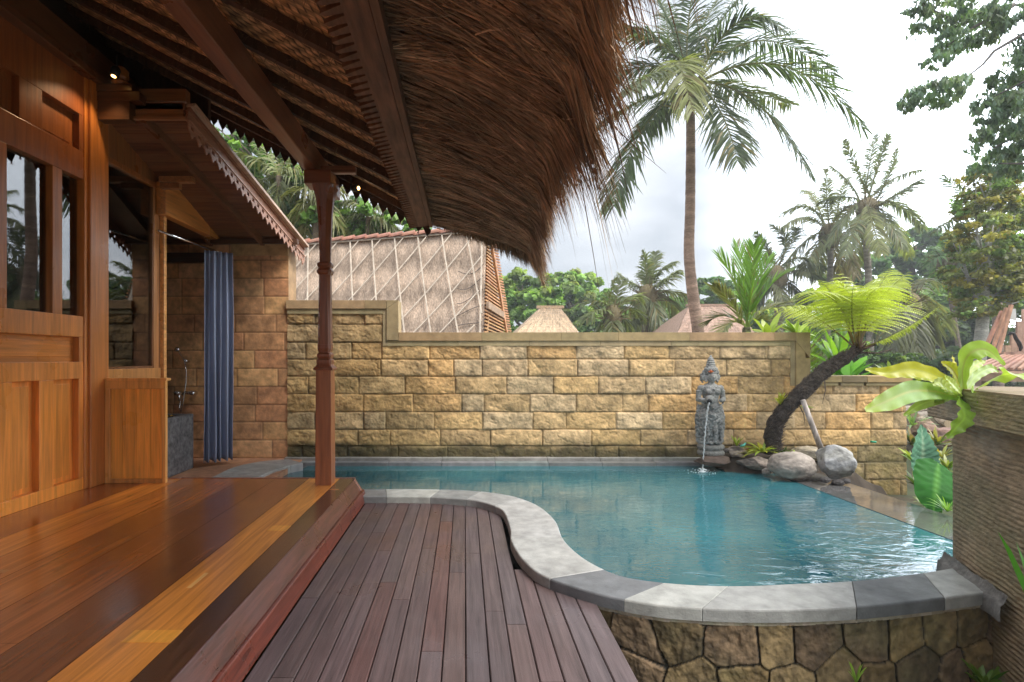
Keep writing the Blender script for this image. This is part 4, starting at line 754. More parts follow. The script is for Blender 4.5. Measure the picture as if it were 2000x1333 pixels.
# stream of water and its splash
mb = MB(); a = jm+(jm-jt)*.05; e = G(1372, 922, WL); pts = []; rd = []
for i in range(46): t = i/45; x = a.x+(e.x-a.x)*t**.6; y = a.y+(e.y-a.y)*t**.55; z = a.z-.012+(WL-a.z)*t; wob = .0035*math.sin(i*1.9)+.002*math.sin(i*.7); pts.append((x+wob, y, z)); rd.append((.0095-.003*t)*(1+.35*math.sin(i*2.4)+.2*math.sin(i*5.1)))
mb.tube(pts, rd, (.9, .9, .9), 8); o = mb.build('water_stream', 'jet', None, tuple(a), True); tag(o, 'thin stream of water falling from the statue jar into the pool', 'water stream')
mb = MB(); e = Vector(pts[-1])
for i in range(90):
    r_ = abs(rs.randn())*.08; th_ = rs.uniform(0, 2*PI); z = max(0, .035*math.exp(-r_*22)*rs.rand()*2); s_ = rs.uniform(.002, .0055)*(1.4 if r_ < .03 else .8); sp(mb, e.x+r_*math.cos(th_)*1.3, e.y+r_*math.sin(th_), WL+.003+z, s_*rs.uniform(1, 3.2), s_*1.2, s_*.55, 5)
sp(mb, e.x, e.y, WL, .035, .03, .018, 8); o = mb.build('splash', 'foam', None, (e.x, e.y, WL), True); o.data.color_attributes['col'].data.foreach_set('color', [.85, .9, .92, 1]*len(o.data.vertices)); tag(o, 'white splash where the stream meets the pool', 'splash'); o['kind'] = 'stuff'

# ================================================================ CARVED STONE PILLAR
A_ = np.array([2.97, 3.13]); dv = unit(np.array([-.19, -.48])); nv = np.array([-dv[1], dv[0]])*-1
if nv@(-A_) < 0: nv = -nv
PT = thing('carved_pillar', 'massive brown carved stone gate pillar with wavy grooves at right', 'pillar', (3, 2.7, -.8)); PR = (3, 2.7, -.8)
def slabface(name, p0, d, L_, z0, z1, nrm, groove, par, top=False, amp=.0065):
    n = int(L_/.006); m_ = int((z1-z0)/.0055); u = np.linspace(0, L_, n); z = np.linspace(z0, z1, m_); U, Z = np.meshgrid(u, z, indexing='ij')
    ph = Z*groove+3.0*fbm(U*1.6, Z*1.2, 3)*2+.9*fbm(U*9, Z*5, 3)
    h = amp*(np.abs(np.sin(ph))**.55-.5)*(.45+1.3*np.clip(.5+2*fbm(U*4, Z*9, 3), 0, 1))+.020*fbm(U*3, Z*3, 4)+.007*fbm(U*30, Z*60, 3)
    edge = np.minimum(U, L_-U); h = h-.02*np.exp(-edge/.012)
    c = np.array([.33, .245, .155])*(1+.9*fbm(U*4, Z*5, 5)+.4*fbm(U*25, Z*40, 3))[..., None]; g = np.clip(fbm(U*2+5, Z*2.4+3, 4)*3, 0, .8)[..., None]; c = c*(1-g)+np.array([.23, .20, .11])*g; gr = np.clip(fbm(U*2.5+15, Z*2+1, 4)*3, 0, .8)[..., None]; c = c*(1-gr)+np.array([.36, .32, .26])*gr; c = c*(.84+.16*sst(np.abs(np.sin(ph)), .1, .6))[..., None]
    P = np.zeros(U.shape+(3,)); P[..., 0] = p0[0]+d[0]*U+nrm[0]*h; P[..., 1] = p0[1]+d[1]*U+nrm[1]*h; P[..., 2] = Z
    return gridmesh(name, P if (d[0]*nrm[1]-d[1]*nrm[0]) < 0 else P[:, ::-1], np.clip(c, .01, .8) if (d[0]*nrm[1]-d[1]*nrm[0]) < 0 else np.clip(c, .01, .8)[:, ::-1], 'carved', par, PR)
slabface('shaft', A_, dv, 1.35, -.9, .93, nv, 118, PT)
b_ = A_+dv*1.35; back = A_-nv*.62; mb = MB()
q = [A_-nv*.012, b_-nv*.012, b_-nv*.62, back]; mb.hexa([(p[0], p[1], -.9) for p in q], [(p[0], p[1], .93) for p in q], (.22, .17, .11)); mb.build('shaft_core', 'carved', PT, PR)
ca = A_-dv*.085+nv*.085; slabface('cap', ca, dv, 1.5, .945, 1.118, nv, 150, PT, amp=.007)
slabface('cap_end', ca-nv*.72, nv, .72, .945, 1.118, -dv, 150, PT, amp=.006)
q = [ca-nv*.006+dv*.006, ca+dv*1.5-nv*.006, ca+dv*1.5-nv*.76, ca-nv*.76+dv*.006]; mb = MB(); mb.hexa([(p[0], p[1], .935) for p in q], [(p[0], p[1], 1.128) for p in q], (.27, .20, .125)); mb.build('cap_core', 'carved', PT, PR)
n = 90; u = np.linspace(-.02, .62, n); q = np.linspace(0, 1, 8); U, Q = np.meshgrid(u, q, indexing='ij'); hh = .085+.05*fbm(U*12, Q*2, 4); wd_ = .035+.04*fbm(U*9+4, Q*2, 4)
P = np.zeros(U.shape+(3,)); dst = .024+wd_*(1-Q)**1.4; P[..., 0] = A_[0]+dv[0]*U+nv[0]*dst; P[..., 1] = A_[1]+dv[1]*U+nv[1]*dst; P[..., 2] = CT-.01+hh*Q**1.6*.75+.010*fbm(U*40, Q*9, 3)
P[..., 2] = np.where(Q == 0, CT-.09, P[..., 2]); gridmesh('cement_fillet', P, np.array([.17, .165, .155])*(1+1.2*fbm(U*20, Q*5, 4))[..., None], 'stone', PT, PR)
# ================================================================ PALMS
def bez(P0, P1, P2, t): t = t[:, None]; return (1-t)**2*P0+2*(1-t)*t*P1+t*t*P2
def bezd(P0, P1, P2, t): t = t[:, None]; return 2*(1-t)*(P1-P0)+2*t*(P2-P1)
def frond(st, P0, M, P2, nl, L, wd, col, droop=.5, start=.14, spread=.75, fwd=.55, lift=.15, rw=.022, rcol=(.20, .19, .08), up=(0, 0, 1), jit=.12, shape=.55, k=4):
    P0, M, P2 = [np.array(v, float) for v in (P0, M, P2)]; P1 = 2*M-.5*(P0+P2); t = np.linspace(0, 1, 14); c = bez(P0, P1, P2, t); T = unit(bezd(P0, P1, P2, t))
    S = unit(np.cross(T, np.array(up, float)+1e-3)); U = np.cross(S, T); wdr = rw*(1-.88*t)
    st.add(c[None], wdr[None], S[None], np.array([rcol])); st.add(c[None]+.001, wdr[None], U[None], np.array([rcol]))
    tl = start+(1-start)*np.sort(rs.rand(nl))**.92 if jit > .3 else np.linspace(start, 1, nl)+rs.uniform(-.4, .4, nl)/nl; tl = np.clip(tl, 0, 1)
    c = bez(P0, P1, P2, tl); T = unit(bezd(P0, P1, P2, tl)); S = unit(np.cross(T, np.array(up, float)+1e-3)); U = np.cross(S, T); ll = L*np.clip(np.sin(PI*(.10+.86*(tl-start)/(1-start))), .12, 1)**shape
    for s_ in (-1, 1):
        f = fwd+.55*tl; d = unit(s_*S*spread+T*f[:, None]+U*lift+rs.randn(nl, 3)*jit); ln = (ll*rs.uniform(.8, 1.1, nl))[:, None]; P = np.zeros((nl, k, 3)); dr = droop*rs.uniform(.6, 1.4, nl)[:, None]
        for i in range(k): q = i/(k-1); P[:, i] = c+d*ln*q*(1-.12*q*dr)+np.array([0, 0, -1.])*ln*dr*q*q*.75
        side = unit(np.cross(d, U)+rs.randn(nl, 3)*.25); pr = {4: [.45, 1, .75, .08], 3: [.7, 1, .1], 5: [.4, 1, .95, .6, .06]}[k]
        cc = np.array(col)*rs.uniform(.72, 1.28, (nl, 1)); cc[rs.rand(nl) < .06] = np.array([.24, .20, .07]); st.add(P, wd*rs.uniform(.8, 1.2, (nl, 1))*np.array(pr)[None], side, cc)
def trunk_mb(pts, rad, col, n=14, rings=True):
    pts = np.array([list(p) for p in pts]); t = np.linspace(0, len(pts)-1, 90); P = catmull(pts, t); r = np.interp(t, range(len(pts)), rad); mb = MB()
    r = r*(1+(.035*((np.arange(90) % 2)) if rings else 0)+.03*rs.randn(90)*.5); cs_ = [np.array(col)*(1+.25*rs.randn()*.5-(.25 if (i % 2) and rings else 0)) for i in range(90)]; mb.tube([tuple(p) for p in P], list(r), np.clip(np.array(cs_), .02, 1), n); return mb
PG = 'coconut palms beyond the garden wall'
def palm(label, crown, Y, trunk, rad, fronds, L, wd, nl, col, nuts=0, rw=.03, tcol=(.30, .23, .19), droop=.55, parts=False, dead=0, group=PG):
    C = W(crown[0], crown[1], Y); base = W(trunk[-1][0], trunk[-1][1], Y); base.z = min(base.z, -.3); T = thing('coconut_palm', label, 'palm tree', tuple(base), group); R = tuple(base)
    tp = [W(a, b, Y) for a, b in trunk]+[base-Vector((0, 0, .5))]; rr = list(np.linspace(rad[0], rad[1], len(tp))); trunk_mb(tp, rr, tcol).build('trunk', 'bark', T, R, True)
    st = Strips()
    for q, fr in enumerate(fronds):
        (mx_, my_), (tx, ty), dy = fr[:3]; cl = np.array(fr[3] if len(fr) > 3 else col)*rnd.uniform(.85, 1.18); o = Vector((rnd.uniform(-.18, .18), rnd.uniform(-.18, .18), rnd.uniform(-.15, .2)))*(Y/16)
        if parts: st = Strips()
        frond(st, C+o, W(mx_, my_, Y+dy*.5), W(tx, ty, Y+dy), nl, L, wd, cl, droop=droop, rw=rw, rcol=(.24, .23, .10))
        if parts: st.build('frond', 'leaf', T, R)
    if not parts: st.build('crown', 'leaf', T, R)
    mb = MB(); sp(mb, C.x, C.y, C.z-.15*Y/16, .30*Y/16, .30*Y/16, .42*Y/16, 8); mb2 = Strips(); n = 60; d = unit(rs.randn(n, 3)*[1, 1, .7]+[0, 0, .5]); p = np.array(C)+[0, 0, -.2*Y/16]; Pp = p+d[:, None, :]*np.linspace(.1, 1.0, 4)[None, :, None]*.75*Y/16; mb2.add(Pp, .03*np.array([1, 1, .7, .2])[None], unit(rs.randn(n, 3)), np.array([.23, .18, .09])*rs.uniform(.5, 1.4, (n, 1)))
    mb2.build('crown_fibre', 'thatch', T, R)['kind'] = 'stuff'; o = mb.build('heart', 'bark', T, R, True); o.data.color_attributes['col'].data.foreach_set('color', [.20, .16, .08, 1]*len(o.data.vertices))
    for i in range(nuts):
        a = rnd.uniform(0, 2*PI); mb = MB(); p = C+Vector((math.cos(a)*.42, math.sin(a)*.42, -.35+rnd.uniform(-.2, .2))); sp(mb, p.x, p.y, p.z, .13, .13, .16, 8); o = mb.build('coconut', 'smooth_stone', T, R, True); o.data.color_attributes['col'].data.foreach_set('color', list(jc((.26, .19, .07), .3))+[1] if 0 else [.27, .19, .075, 1]*len(o.data.vertices))
    return T
g0 = (.085, .125, .050); g1 = (.14, .17, .065); gy = (.24, .26, .085)
big = [((1235, 205), (1148, 262), -1.0), ((1250, 262), (1199, 402), -2.0), ((1262, 130), (1178, 168), 1.5), ((1290, 85), (1205, 60), .5), ((1310, 50), (1262, -45), 1.5), ((1345, 40), (1372, -95), 1.0), ((1405, 45), (1500, -60), .5), ((1440, 45), (1534, 62), -2.5), ((1480, 80), (1628, 148), 1.5), ((1525, 128), (1688, 252), -1.5), ((1475, 200), (1580, 338), -2.0),
       ((1435, 172), (1545, 205), 2.5, g1), ((1405, 215), (1440, 314), -2.8), ((1327, 120), (1352, 215), -3.2, gy), ((1290, 140), (1225, 185), -3.0, g1), ((1300, 210), (1262, 255), 2.6), ((1395, 100), (1450, 95), 3.6), ((1370, 60), (1420, -20), 3.0), ((1310, 90), (1300, 10), 3.2)]
palm('tallest coconut palm with a slender bare trunk, directly left of the sky gap', (1347, 168), 16, [(1347, 178), (1349, 260), (1348, 400), (1346, 500), (1355, 590), (1364, 660)], (.12, .19), big, 1.2, .030, 80, g0, nuts=7, rw=.045, parts=True, group=None, tcol=(.46, .31, .23))
def auto_fronds(cx, cy, R, n, seed, dyr=.9, sag=.35, col=None, top=-95, bottom=50, Y=26):
    r2 = random.Random(seed); out_ = []
    for i in range(n):
        a = math.radians(top+(i+r2.uniform(-.3, .3))/n*360); l = R*r2.uniform(.78, 1.1); dy = math.sin(i*2.4+seed)*R*.001*Y*dyr; ex = math.cos(a)*l; ey = math.sin(a)*l; ey = ey*(1.0 if ey < 0 else .9)
        s_ = sag*R*(.35+abs(math.cos(a))); out_.append(((cx+ex*.55, cy+ey*.62-s_*.30), (cx+ex, cy+ey+s_*.75), dy))
    return out_
gA = (.21, .24, .12); gB = (.23, .245, .11)
palm('tall feathery palm right of its twin, with crown highest above the forest', (1694, 402), 26, [(1694, 408), (1692, 470), (1697, 560), (1700, 720)], (.13, .17), [((1672, 330), (1650, 275), 0), ((1697, 330), (1712, 262), 1), ((1715, 325), (1735, 265), -1), ((1735, 345), (1752, 292), 0), ((1745, 350), (1800, 332), 1), ((1745, 385), (1798, 352), -2), ((1752, 400), (1802, 445), 0), ((1728, 425), (1765, 482), -2), ((1705, 440), (1722, 495), -3, gy), ((1672, 440), (1650, 500), -2), ((1650, 425), (1618, 478), 0), ((1655, 385), (1600, 395), 2), ((1660, 360), (1622, 325), 1), ((1740, 440), (1775, 500), 2, gy), ((1680, 450), (1672, 520), 2, gy)], 0.85, .034, 66, gA, rw=.05, tcol=(.34, .30, .25), droop=.7)
palm('tall palm left of its twin, with some browned hanging fronds', (1620, 452), 28, [(1620, 460), (1622, 520), (1617, 620), (1612, 720)], (.13, .17), [((1615, 385), (1612, 332), 0), ((1640, 390), (1660, 345), 1), ((1580, 405), (1526, 418), 1), ((1572, 425), (1528, 450), -1), ((1575, 470), (1535, 520), 0), ((1592, 485), (1570, 535), -2), ((1602, 495), (1596, 545), 2), ((1650, 430), (1690, 462), 0), ((1645, 470), (1672, 540), -2, (.26, .21, .09)), ((1632, 500), (1650, 545), 1, (.26, .21, .09)), ((1590, 390), (1570, 372), 2), ((1655, 405), (1700, 410), -2)], 0.88, .036, 60, gB, rw=.05, tcol=(.34, .30, .25), droop=.8)
palm('windblown palm between the young fan palm and the twin palms', (1517, 535), 27, [(1517, 545), (1520, 600), (1522, 700)], (.18, .22), [((1535, 478), (1508, 440), 0), ((1548, 470), (1552, 445), 1), ((1500, 490), (1478, 455), 0), ((1555, 505), (1590, 520), -1), ((1560, 530), (1606, 545), 1), ((1548, 560), (1572, 600), 0), ((1525, 570), (1535, 618), -1, gB), ((1490, 545), (1462, 580), 0), ((1500, 560), (1480, 610), 1), ((1572, 515), (1612, 528), 2)], 0.95, .036, 54, (.12, .15, .075), rw=.05, droop=.75)
palm('palm with upright plume just left of the tallest palm trunk', (1265, 572), 24, [(1265, 580), (1264, 620), (1262, 700)], (.20, .24), [((1262, 530), (1255, 492), 0), ((1275, 530), (1280, 493), 1), ((1285, 535), (1318, 512), 0), ((1295, 550), (1325, 530), -1), ((1300, 568), (1350, 580), 0), ((1300, 585), (1332, 615), 1), ((1280, 600), (1300, 650), -1), ((1262, 610), (1270, 665), 0, gy), ((1245, 605), (1228, 650), -1), ((1230, 580), (1205, 600), 0), ((1238, 555), (1210, 535), 1), ((1250, 600), (1250, 660), 2)], 0.95, .036, 54, gA, rw=.05, droop=.7)
palm('smaller yellowish palm nearest the little hipped roof', (1196, 612), 22, [(1196, 618), (1198, 650), (1198, 700)], (.16, .19), [((1192, 575), (1202, 545), 0), ((1205, 580), (1215, 545), 1), ((1170, 590), (1138, 592), 0), ((1170, 605), (1145, 625), -1), ((1180, 625), (1160, 655), 0), ((1222, 600), (1246, 620), 1), ((1215, 620), (1232, 655), 0), ((1196, 635), (1190, 668), -1), ((1225, 585), (1250, 580), 0)], .95, .038, 30, (.20, .235, .085), rw=.04, droop=.6)
palm('short drooping palm with grey hanging fronds behind the tree fern', (1776, 588), 20, [(1776, 598), (1778, 650), (1778, 740)], (.12, .15), [((1745, 590), (1722, 640), 0), ((1755, 610), (1740, 680), -1), ((1768, 630), (1762, 695), 1), ((1785, 630), (1795, 695), -1), ((1800, 610), (1825, 665), 0), ((1810, 590), (1848, 640), 1), ((1765, 560), (1745, 545), 0), ((1790, 555), (1812, 545), 1)], 1.0, .045, 34, (.17, .18, .10), rw=.04, droop=1.0)
palm('bright slim palm with a thin bent trunk right of the forest crest', (1853, 512), 26, [(1853, 520), (1857, 580), (1866, 640), (1878, 720)], (.09, .12), [((1835, 500), (1812, 518), 0), ((1840, 490), (1822, 482), 1), ((1860, 488), (1868, 472), 0), ((1870, 500), (1895, 510), -1), ((1865, 520), (1885, 555), 0), ((1840, 522), (1828, 560), 1), ((1850, 490), (1845, 475), 0)], .75, .045, 26, (.16, .27, .11), rw=.04, droop=.6)
palm('distant palm partly hidden behind the yellow leaved tree', (1945, 430), 24, [(1945, 440), (1947, 560), (1950, 720)], (.16, .2), [((1895, 390), (1842, 345), 0), ((1880, 425), (1830, 450), -1), ((1985, 395), (2030, 380), 0), ((1990, 430), (2050, 450), 1), ((1950, 370), (1960, 330), 0), ((1920, 470), (1880, 520), 0), ((1975, 470), (2010, 530), 0)], 1.1, .04, 34, g0, rw=.045, droop=.6)
# young fan of bright fronds just behind the wall
T = thing('young_coconut_palm', 'young bright green palm with upright fan fronds behind the wall coping', 'palm tree', tuple(W(1458, 700, 9)), 'palms'); del T['group']; R = tuple(W(1458, 700, 9)); C = W(1458, 640, 9)
for m_, t_, dy, cl in [((1440, 560), (1404, 498), 0, 0), ((1452, 545), (1440, 478), .3, 0), ((1468, 545), (1472, 480), -.3, 0), ((1480, 560), (1500, 505), .2, 0), ((1490, 575), (1535, 535), 0, 0), ((1425, 590), (1395, 560), -.3, 1), ((1418, 618), (1385, 630), .3, 1), ((1505, 600), (1548, 600), .4, 1), ((1430, 630), (1408, 655), -.5, 1), ((1492, 625), (1520, 650), -.4, 1), ((1462, 590), (1466, 525), 0, 0)]:
    st = Strips(); frond(st, C+Vector((rnd.uniform(-.05, .05), 0, 0)), W(m_[0], m_[1], 9+dy*.5), W(t_[0], t_[1], 9+dy), 34, .50 if not cl else .42, .014, ((.20, .36, .055), (.24, .25, .10))[cl], droop=.08, fwd=1.0, spread=.65, rw=.012, start=.12, rcol=(.28, .36, .10), jit=.06); st.build('frond', 'glossy_leaf', T, R)
trunk_mb([W(1458, 640, 9), W(1458, 670, 9), W(1458, 760, 9)], [.06, .08, .09], (.2, .2, .1)).build('trunk', 'bark', T, R, True)

# ================================================================ TREES WITH LEAVES
def crown(st, blobs, n, size, cols, clumps=26, hang=.35, seed=0, flat=.8, wr=.42):
    r2 = np.random.RandomState(seed); vol = np.array([b[3]*b[4]*b[5] for b in blobs])**.67; cnt = np.maximum(1, (n*vol/vol.sum()).astype(int))
    for b, m_ in zip(blobs, cnt):
        ctr = np.array(b[:3]); rad = np.array(b[3:6]); kc = max(4, int(clumps*1.0)); d = unit(r2.randn(kc, 3)); cc = ctr+d*rad*r2.uniform(.45, 1.0, (kc, 1))**.5; cs_ = rad.mean()*r2.uniform(.16, .34, kc); ccol = np.array(cols)[r2.randint(0, len(cols), kc)]*r2.uniform(.7, 1.3, (kc, 1))
        k = r2.randint(0, kc, m_); u = unit(r2.randn(m_, 3)); p = cc[k]+u*cs_[k][:, None]*r2.uniform(.25, 1.0, (m_, 1))*np.array([1.15, 1.15, .75])
        nr = unit(u+np.array([0, 0, .8])+r2.randn(m_, 3)*.6); t = unit(np.cross(nr, r2.randn(m_, 3)))+np.array([0, 0, -hang]); t = unit(t); sd_ = unit(np.cross(t, nr)); ln = size*r2.uniform(.6, 1.3, (m_, 1)); P = np.stack([p-t*ln*.5, p, p+t*ln*.5], 1)
        st.add(P, (ln*wr)*np.array([.12, 1, .08])[None]*.5*2, sd_, ccol[k]*r2.uniform(.65, 1.35, (m_, 1)))
def limb_tree(name, label, base, top, rad, blobs, n, size, cols, group=None, clumps=26, seed=1, cat='tree', tcol=(.15, .12, .09), wr=.42, hang=.35):
    T = thing(name, label, cat, tuple(base), group); R = tuple(base); mb = trunk_mb([Vector(base), Vector(base)*.5+Vector(top)*.5+Vector((rad*.6, 0, 0)), Vector(top)], [rad*1.25, rad, rad*.6], tcol, rings=False)
    r2 = random.Random(seed)
    for b in blobs:
        e = Vector(b[:3]); s_ = Vector(base).lerp(Vector(top), r2.uniform(.6, 1)); m_ = s_.lerp(e, .5)+Vector((0, 0, -.08*(e-s_).length)); mb.tube([tuple(s_), tuple(m_), tuple(e)], [rad*.45, rad*.3, rad*.1], tcol, 7)
        for q in range(4): e2 = e+Vector((r2.uniform(-1, 1)*b[3], r2.uniform(-1, 1)*b[4], r2.uniform(-.6, .9)*b[5])); mb.tube([tuple(m_.lerp(e, .6)), tuple(e2)], [rad*.16, rad*.05], tcol, 5)
    mb.build('trunk', 'bark', T, R, True); st = Strips(); crown(st, blobs, n, size, cols, clumps, seed=seed, wr=wr, hang=hang); st.build('crown', 'leaf', T, R); return T
def B(px, py, Y, rx, ry, dz=None): v = W(px, py, Y); k = Y/1000; return (v.x, v.y, v.z, rx*k, (dz or max(rx, ry))*k, ry*k)
FG = 'broadleaf trees beyond the garden'
gr = [(.24, .38, .085), (.20, .34, .08), (.17, .29, .075), (.32, .43, .09)]; gd = [(.13, .25, .075), (.11, .21, .07), (.18, .31, .08)]; gl = [(.31, .41, .09), (.24, .35, .085), (.34, .39, .10)]
def bt(label, px, py, Y, blobs, n, size, cols, seed, group=FG, tr=.3, clumps=26): base = W(px, 700, Y); base.z = -.6; return limb_tree('broadleaf_tree', label, base, W(px, py, Y), tr, [B(*b) for b in blobs], n, size, cols, group, clumps, seed)
bt('leafy green tree just right of the thatched gable tip', 1035, 590, 34, [(1020, 575, 34, 38, 48), (1050, 600, 33, 42, 50), (985, 590, 36, 40, 50), (1040, 640, 32, 55, 40)], 15000, .36, gr, 1)
bt('yellow green tree rising behind the little hipped roof', 1110, 570, 40, [(1090, 565, 40, 42, 34), (1130, 560, 41, 42, 30), (1110, 600, 39, 60, 40), (1160, 590, 42, 34, 34), (1150, 640, 38, 60, 40)], 17000, .40, gl+gr, 2)
bt('low dark tree mass in front of the palms left of the tall trunk', 1230, 630, 30, [(1170, 640, 30, 40, 34), (1230, 640, 31, 46, 34), (1300, 635, 30, 48, 34), (1210, 600, 42, 50, 30), (1310, 600, 42, 50, 24)], 14000, .3, gd+gr[:2], 3)
bt('open flat crowned tree visible behind the tall palm trunk', 1395, 590, 38, [(1340, 600, 38, 30, 18), (1390, 560, 38, 45, 16), (1420, 590, 38, 50, 26), (1370, 630, 36, 55, 26), (1440, 640, 36, 60, 34), (1470, 560, 40, 40, 20)], 13000, .36, gr+gd, 4, clumps=20)
bt('green tree behind the windblown palm', 1560, 600, 36, [(1540, 625, 36, 50, 40), (1590, 610, 37, 45, 42), (1500, 640, 36, 50, 40), (1570, 665, 30, 60, 40)], 13000, .34, gr, 5)
bt('dark dense tree on the left shoulder of the forest crest', 1665, 560, 38, [(1640, 570, 38, 40, 42), (1690, 540, 39, 46, 46), (1650, 620, 37, 60, 46), (1700, 600, 37, 50, 50), (1660, 680, 32, 70, 46)], 20000, .34, gd+gr[:2], 6)
bt('large dark tree forming the top of the forest crest', 1780, 500, 40, [(1740, 505, 40, 44, 40), (1790, 480, 41, 50, 36), (1840, 490, 41, 44, 36), (1770, 560, 39, 70, 50), (1740, 620, 37, 60, 50)], 24000, .36, gd, 7)
bt('mid green tree on the right shoulder of the forest crest', 1880, 520, 38, [(1870, 500, 38, 40, 44), (1920, 520, 37, 46, 60), (1980, 540, 37, 50, 70), (1850, 580, 36, 60, 60), (1900, 600, 36, 60, 50)], 20000, .34, gr[:3], 8)
bt('dark undergrowth tree filling the space below the forest crest', 1830, 650, 31, [(1740, 670, 31, 50, 44), (1800, 660, 31, 55, 50), (1860, 650, 31, 55, 55), (1920, 660, 31, 55, 60), (1980, 670, 31, 50, 60), (1830, 720, 27, 80, 40), (1930, 730, 27, 80, 40)], 24000, .30, [(.12, .19, .075), (.10, .16, .065), (.15, .22, .085)], 9)
bt('pale green bush tree below the drooping palm', 1720, 700, 16, [(1690, 715, 16, 34, 26), (1740, 715, 15.5, 40, 24), (1800, 722, 16, 44, 28), (1650, 700, 16, 30, 40)], 8000, .17, [(.13, .21, .07), (.20, .27, .09), (.10, .17, .07)], 10, tr=.06)
# trees right outside the frame edge and behind the viewer side, that the windows mirror
bt('dense tree beyond the right edge behind the pillar', 2250, 500, 26, [(2080, 560, 27, 70, 90), (2220, 520, 27, 110, 130), (2400, 560, 27, 110, 120), (2200, 660, 25, 160, 70)], 14000, .36, gd+gr, 11)
# yellow leaved tree with grey trunk at right
base = W(1893, 760, 15); base.z = -.5; yl = [(.26, .24, .06), (.19, .20, .06), (.30, .23, .06), (.15, .19, .065), (.22, .24, .07)]
T = limb_tree('flowering_tree', 'olive and yellow leaved tree with pale grey leaning trunk at right', base, W(1925, 520, 15), .16, [B(*b) for b in [(1935, 350, 15, 36, 44), (1905, 400, 15, 32, 36), (1965, 390, 15.5, 44, 50), (1915, 470, 14.6, 50, 46), (1885, 540, 15, 40, 34), (1950, 530, 15, 60, 46), (2000, 470, 15.4, 50, 60), (1875, 490, 15, 22, 22), (1940, 440, 15, 30, 30), (1900, 600, 15, 40, 22), (1980, 550, 15, 50, 40), (1930, 570, 15, 60, 26), (1990, 590, 15, 50, 26)]], 30000, .11, [(.30, .31, .09), (.24, .28, .09), (.42, .36, .07), (.20, .27, .09), (.36, .33, .08)]+gr[:1], None, 34, 12, tcol=(.42, .41, .37), wr=.34)
0 and trunk_mb([W(1893, 760, 14.9), W(1897, 690, 14.9), W(1912, 575, 15)], [.17, .15, .13], (.40, .39, .35)).build('lower_trunk', 'bark', T, tuple(base), True)
# overhanging blue-green foliage from a tree that stands outside the frame, leaf colours greyed to stand for haze
bg = [(.22, .31, .24), (.19, .28, .22), (.26, .33, .22), (.22, .33, .18)]; base = W(2330, 760, 9); base.z = -.6
bl = [B(*b) for b in [(1840, 30, 9, 50, 26), (1905, 60, 9.3, 54, 30), (1860, 85, 9, 34, 20), (1830, 120, 9, 24, 12), (1960, 25, 9, 48, 26), (1800, 10, 9, 28, 16), (1830, 185, 9, 46, 22), (1790, 195, 9, 30, 16), (1870, 165, 9, 22, 12), (1770, 210, 9, 12, 10), (1965, 170, 9.4, 36, 32), (1935, 215, 9.2, 34, 26), (1985, 225, 9, 40, 40), (1960, 275, 9.2, 44, 30), (1915, 265, 9, 20, 14), (1990, 320, 9.4, 40, 36), (2070, 150, 9, 60, 120), (2100, 30, 9, 80, 60), (1925, 320, 9.2, 26, 22)]]
OT = thing('overhanging_tree', 'dark blue green leafy branches hanging in from the top right', 'tree', tuple(base)); R = tuple(base); st = Strips(); crown(st, bl, 17000, .11, bg, 44, hang=1.5, seed=44, wr=.20); st.build('crown', 'leaf', OT, R)
mb = trunk_mb([base, W(2320, 500, 9), W(2260, 200, 9)], [.2, .17, .12], (.13, .12, .11), rings=False)
mb.tube([W(2290, 260, 9), W(2120, 40, 9), W(2000, 66, 9), W(1942, 100, 9), W(1920, 126, 9), W(1890, 150, 9), W(1850, 170, 9)], [.07, .05, .030, .024, .018, .012, .005], (.20, .18, .17), 8)
for pts in ([(2260, 200), (2100, 120), (2000, 160), (1940, 190)], [(2280, 300), (2100, 260), (2000, 260), (1940, 290)], [(2260, 200), (2120, 20), (1980, 10), (1860, 40)], [(1980, 10), (1900, 55), (1850, 90)], [(2100, 260), (2010, 320), (1950, 320)], [(1860, 40), (1800, 10)]): mb.tube([W(a, b, 9) for a, b in pts], list(np.linspace(.04, .008, len(pts))), (.16, .14, .13), 6)
mb.build('branches', 'bark', OT, R, True)
# foliage behind the house
base = W(640, 700, 14); base.z = -.5
limb_tree('broadleaf_tree', 'dense green tree behind the bathroom roof', base, W(640, 420, 17), .25, [B(*b) for b in [(520, 330, 17, 60, 50), (600, 380, 15, 60, 50), (480, 300, 15.5, 50, 40), (700, 430, 15, 70, 40), (780, 450, 15, 60, 30), (640, 450, 15, 80, 36), (560, 430, 15, 50, 50), (420, 250, 16, 70, 60), (620, 330, 16, 50, 40)]], 15000, .20, gd+gr[:2], None, 26, 21)
def drooper(label, cx, cy, Y, fr, L, wd, nl, col, rw=.016):
    b_ = W(cx, 700, Y); b_.z = -.5; T = thing('pandanus_palm', label, 'palm tree', tuple(b_), 'strap leaved palms behind the house'); R = tuple(b_); C = W(cx, cy, Y); trunk_mb([C, (C+b_)*.5, b_], [.09, .1, .12], (.2, .15, .1)).build('trunk', 'bark', T, R, True)
    for m_, t_, dy in fr: st = Strips(); frond(st, C, W(m_[0], m_[1], Y+dy*.5), W(t_[0], t_[1], Y+dy), nl, L, wd, np.array(col)*rnd.uniform(.8, 1.25), droop=.95, rw=rw, rcol=(.35, .33, .14), spread=.9, fwd=.35, jit=.2, start=.1); st.build('frond', 'glossy_leaf', T, R)
col_ = (.21, .23, .095)
drooper('strap leaved palm seen between the lace board and the post', 545, 345, 14.5, [((500, 310), (455, 300), 0), ((520, 350), (478, 372), .4), ((540, 380), (520, 430), -.3), ((570, 370), (590, 440), .3), ((580, 330), (622, 360), 0), ((560, 310), (590, 285), .4), ((600, 350), (630, 400), -.4), ((530, 310), (500, 275), .3), ((555, 400), (560, 460), 0)], .72, .026, 34, col_)
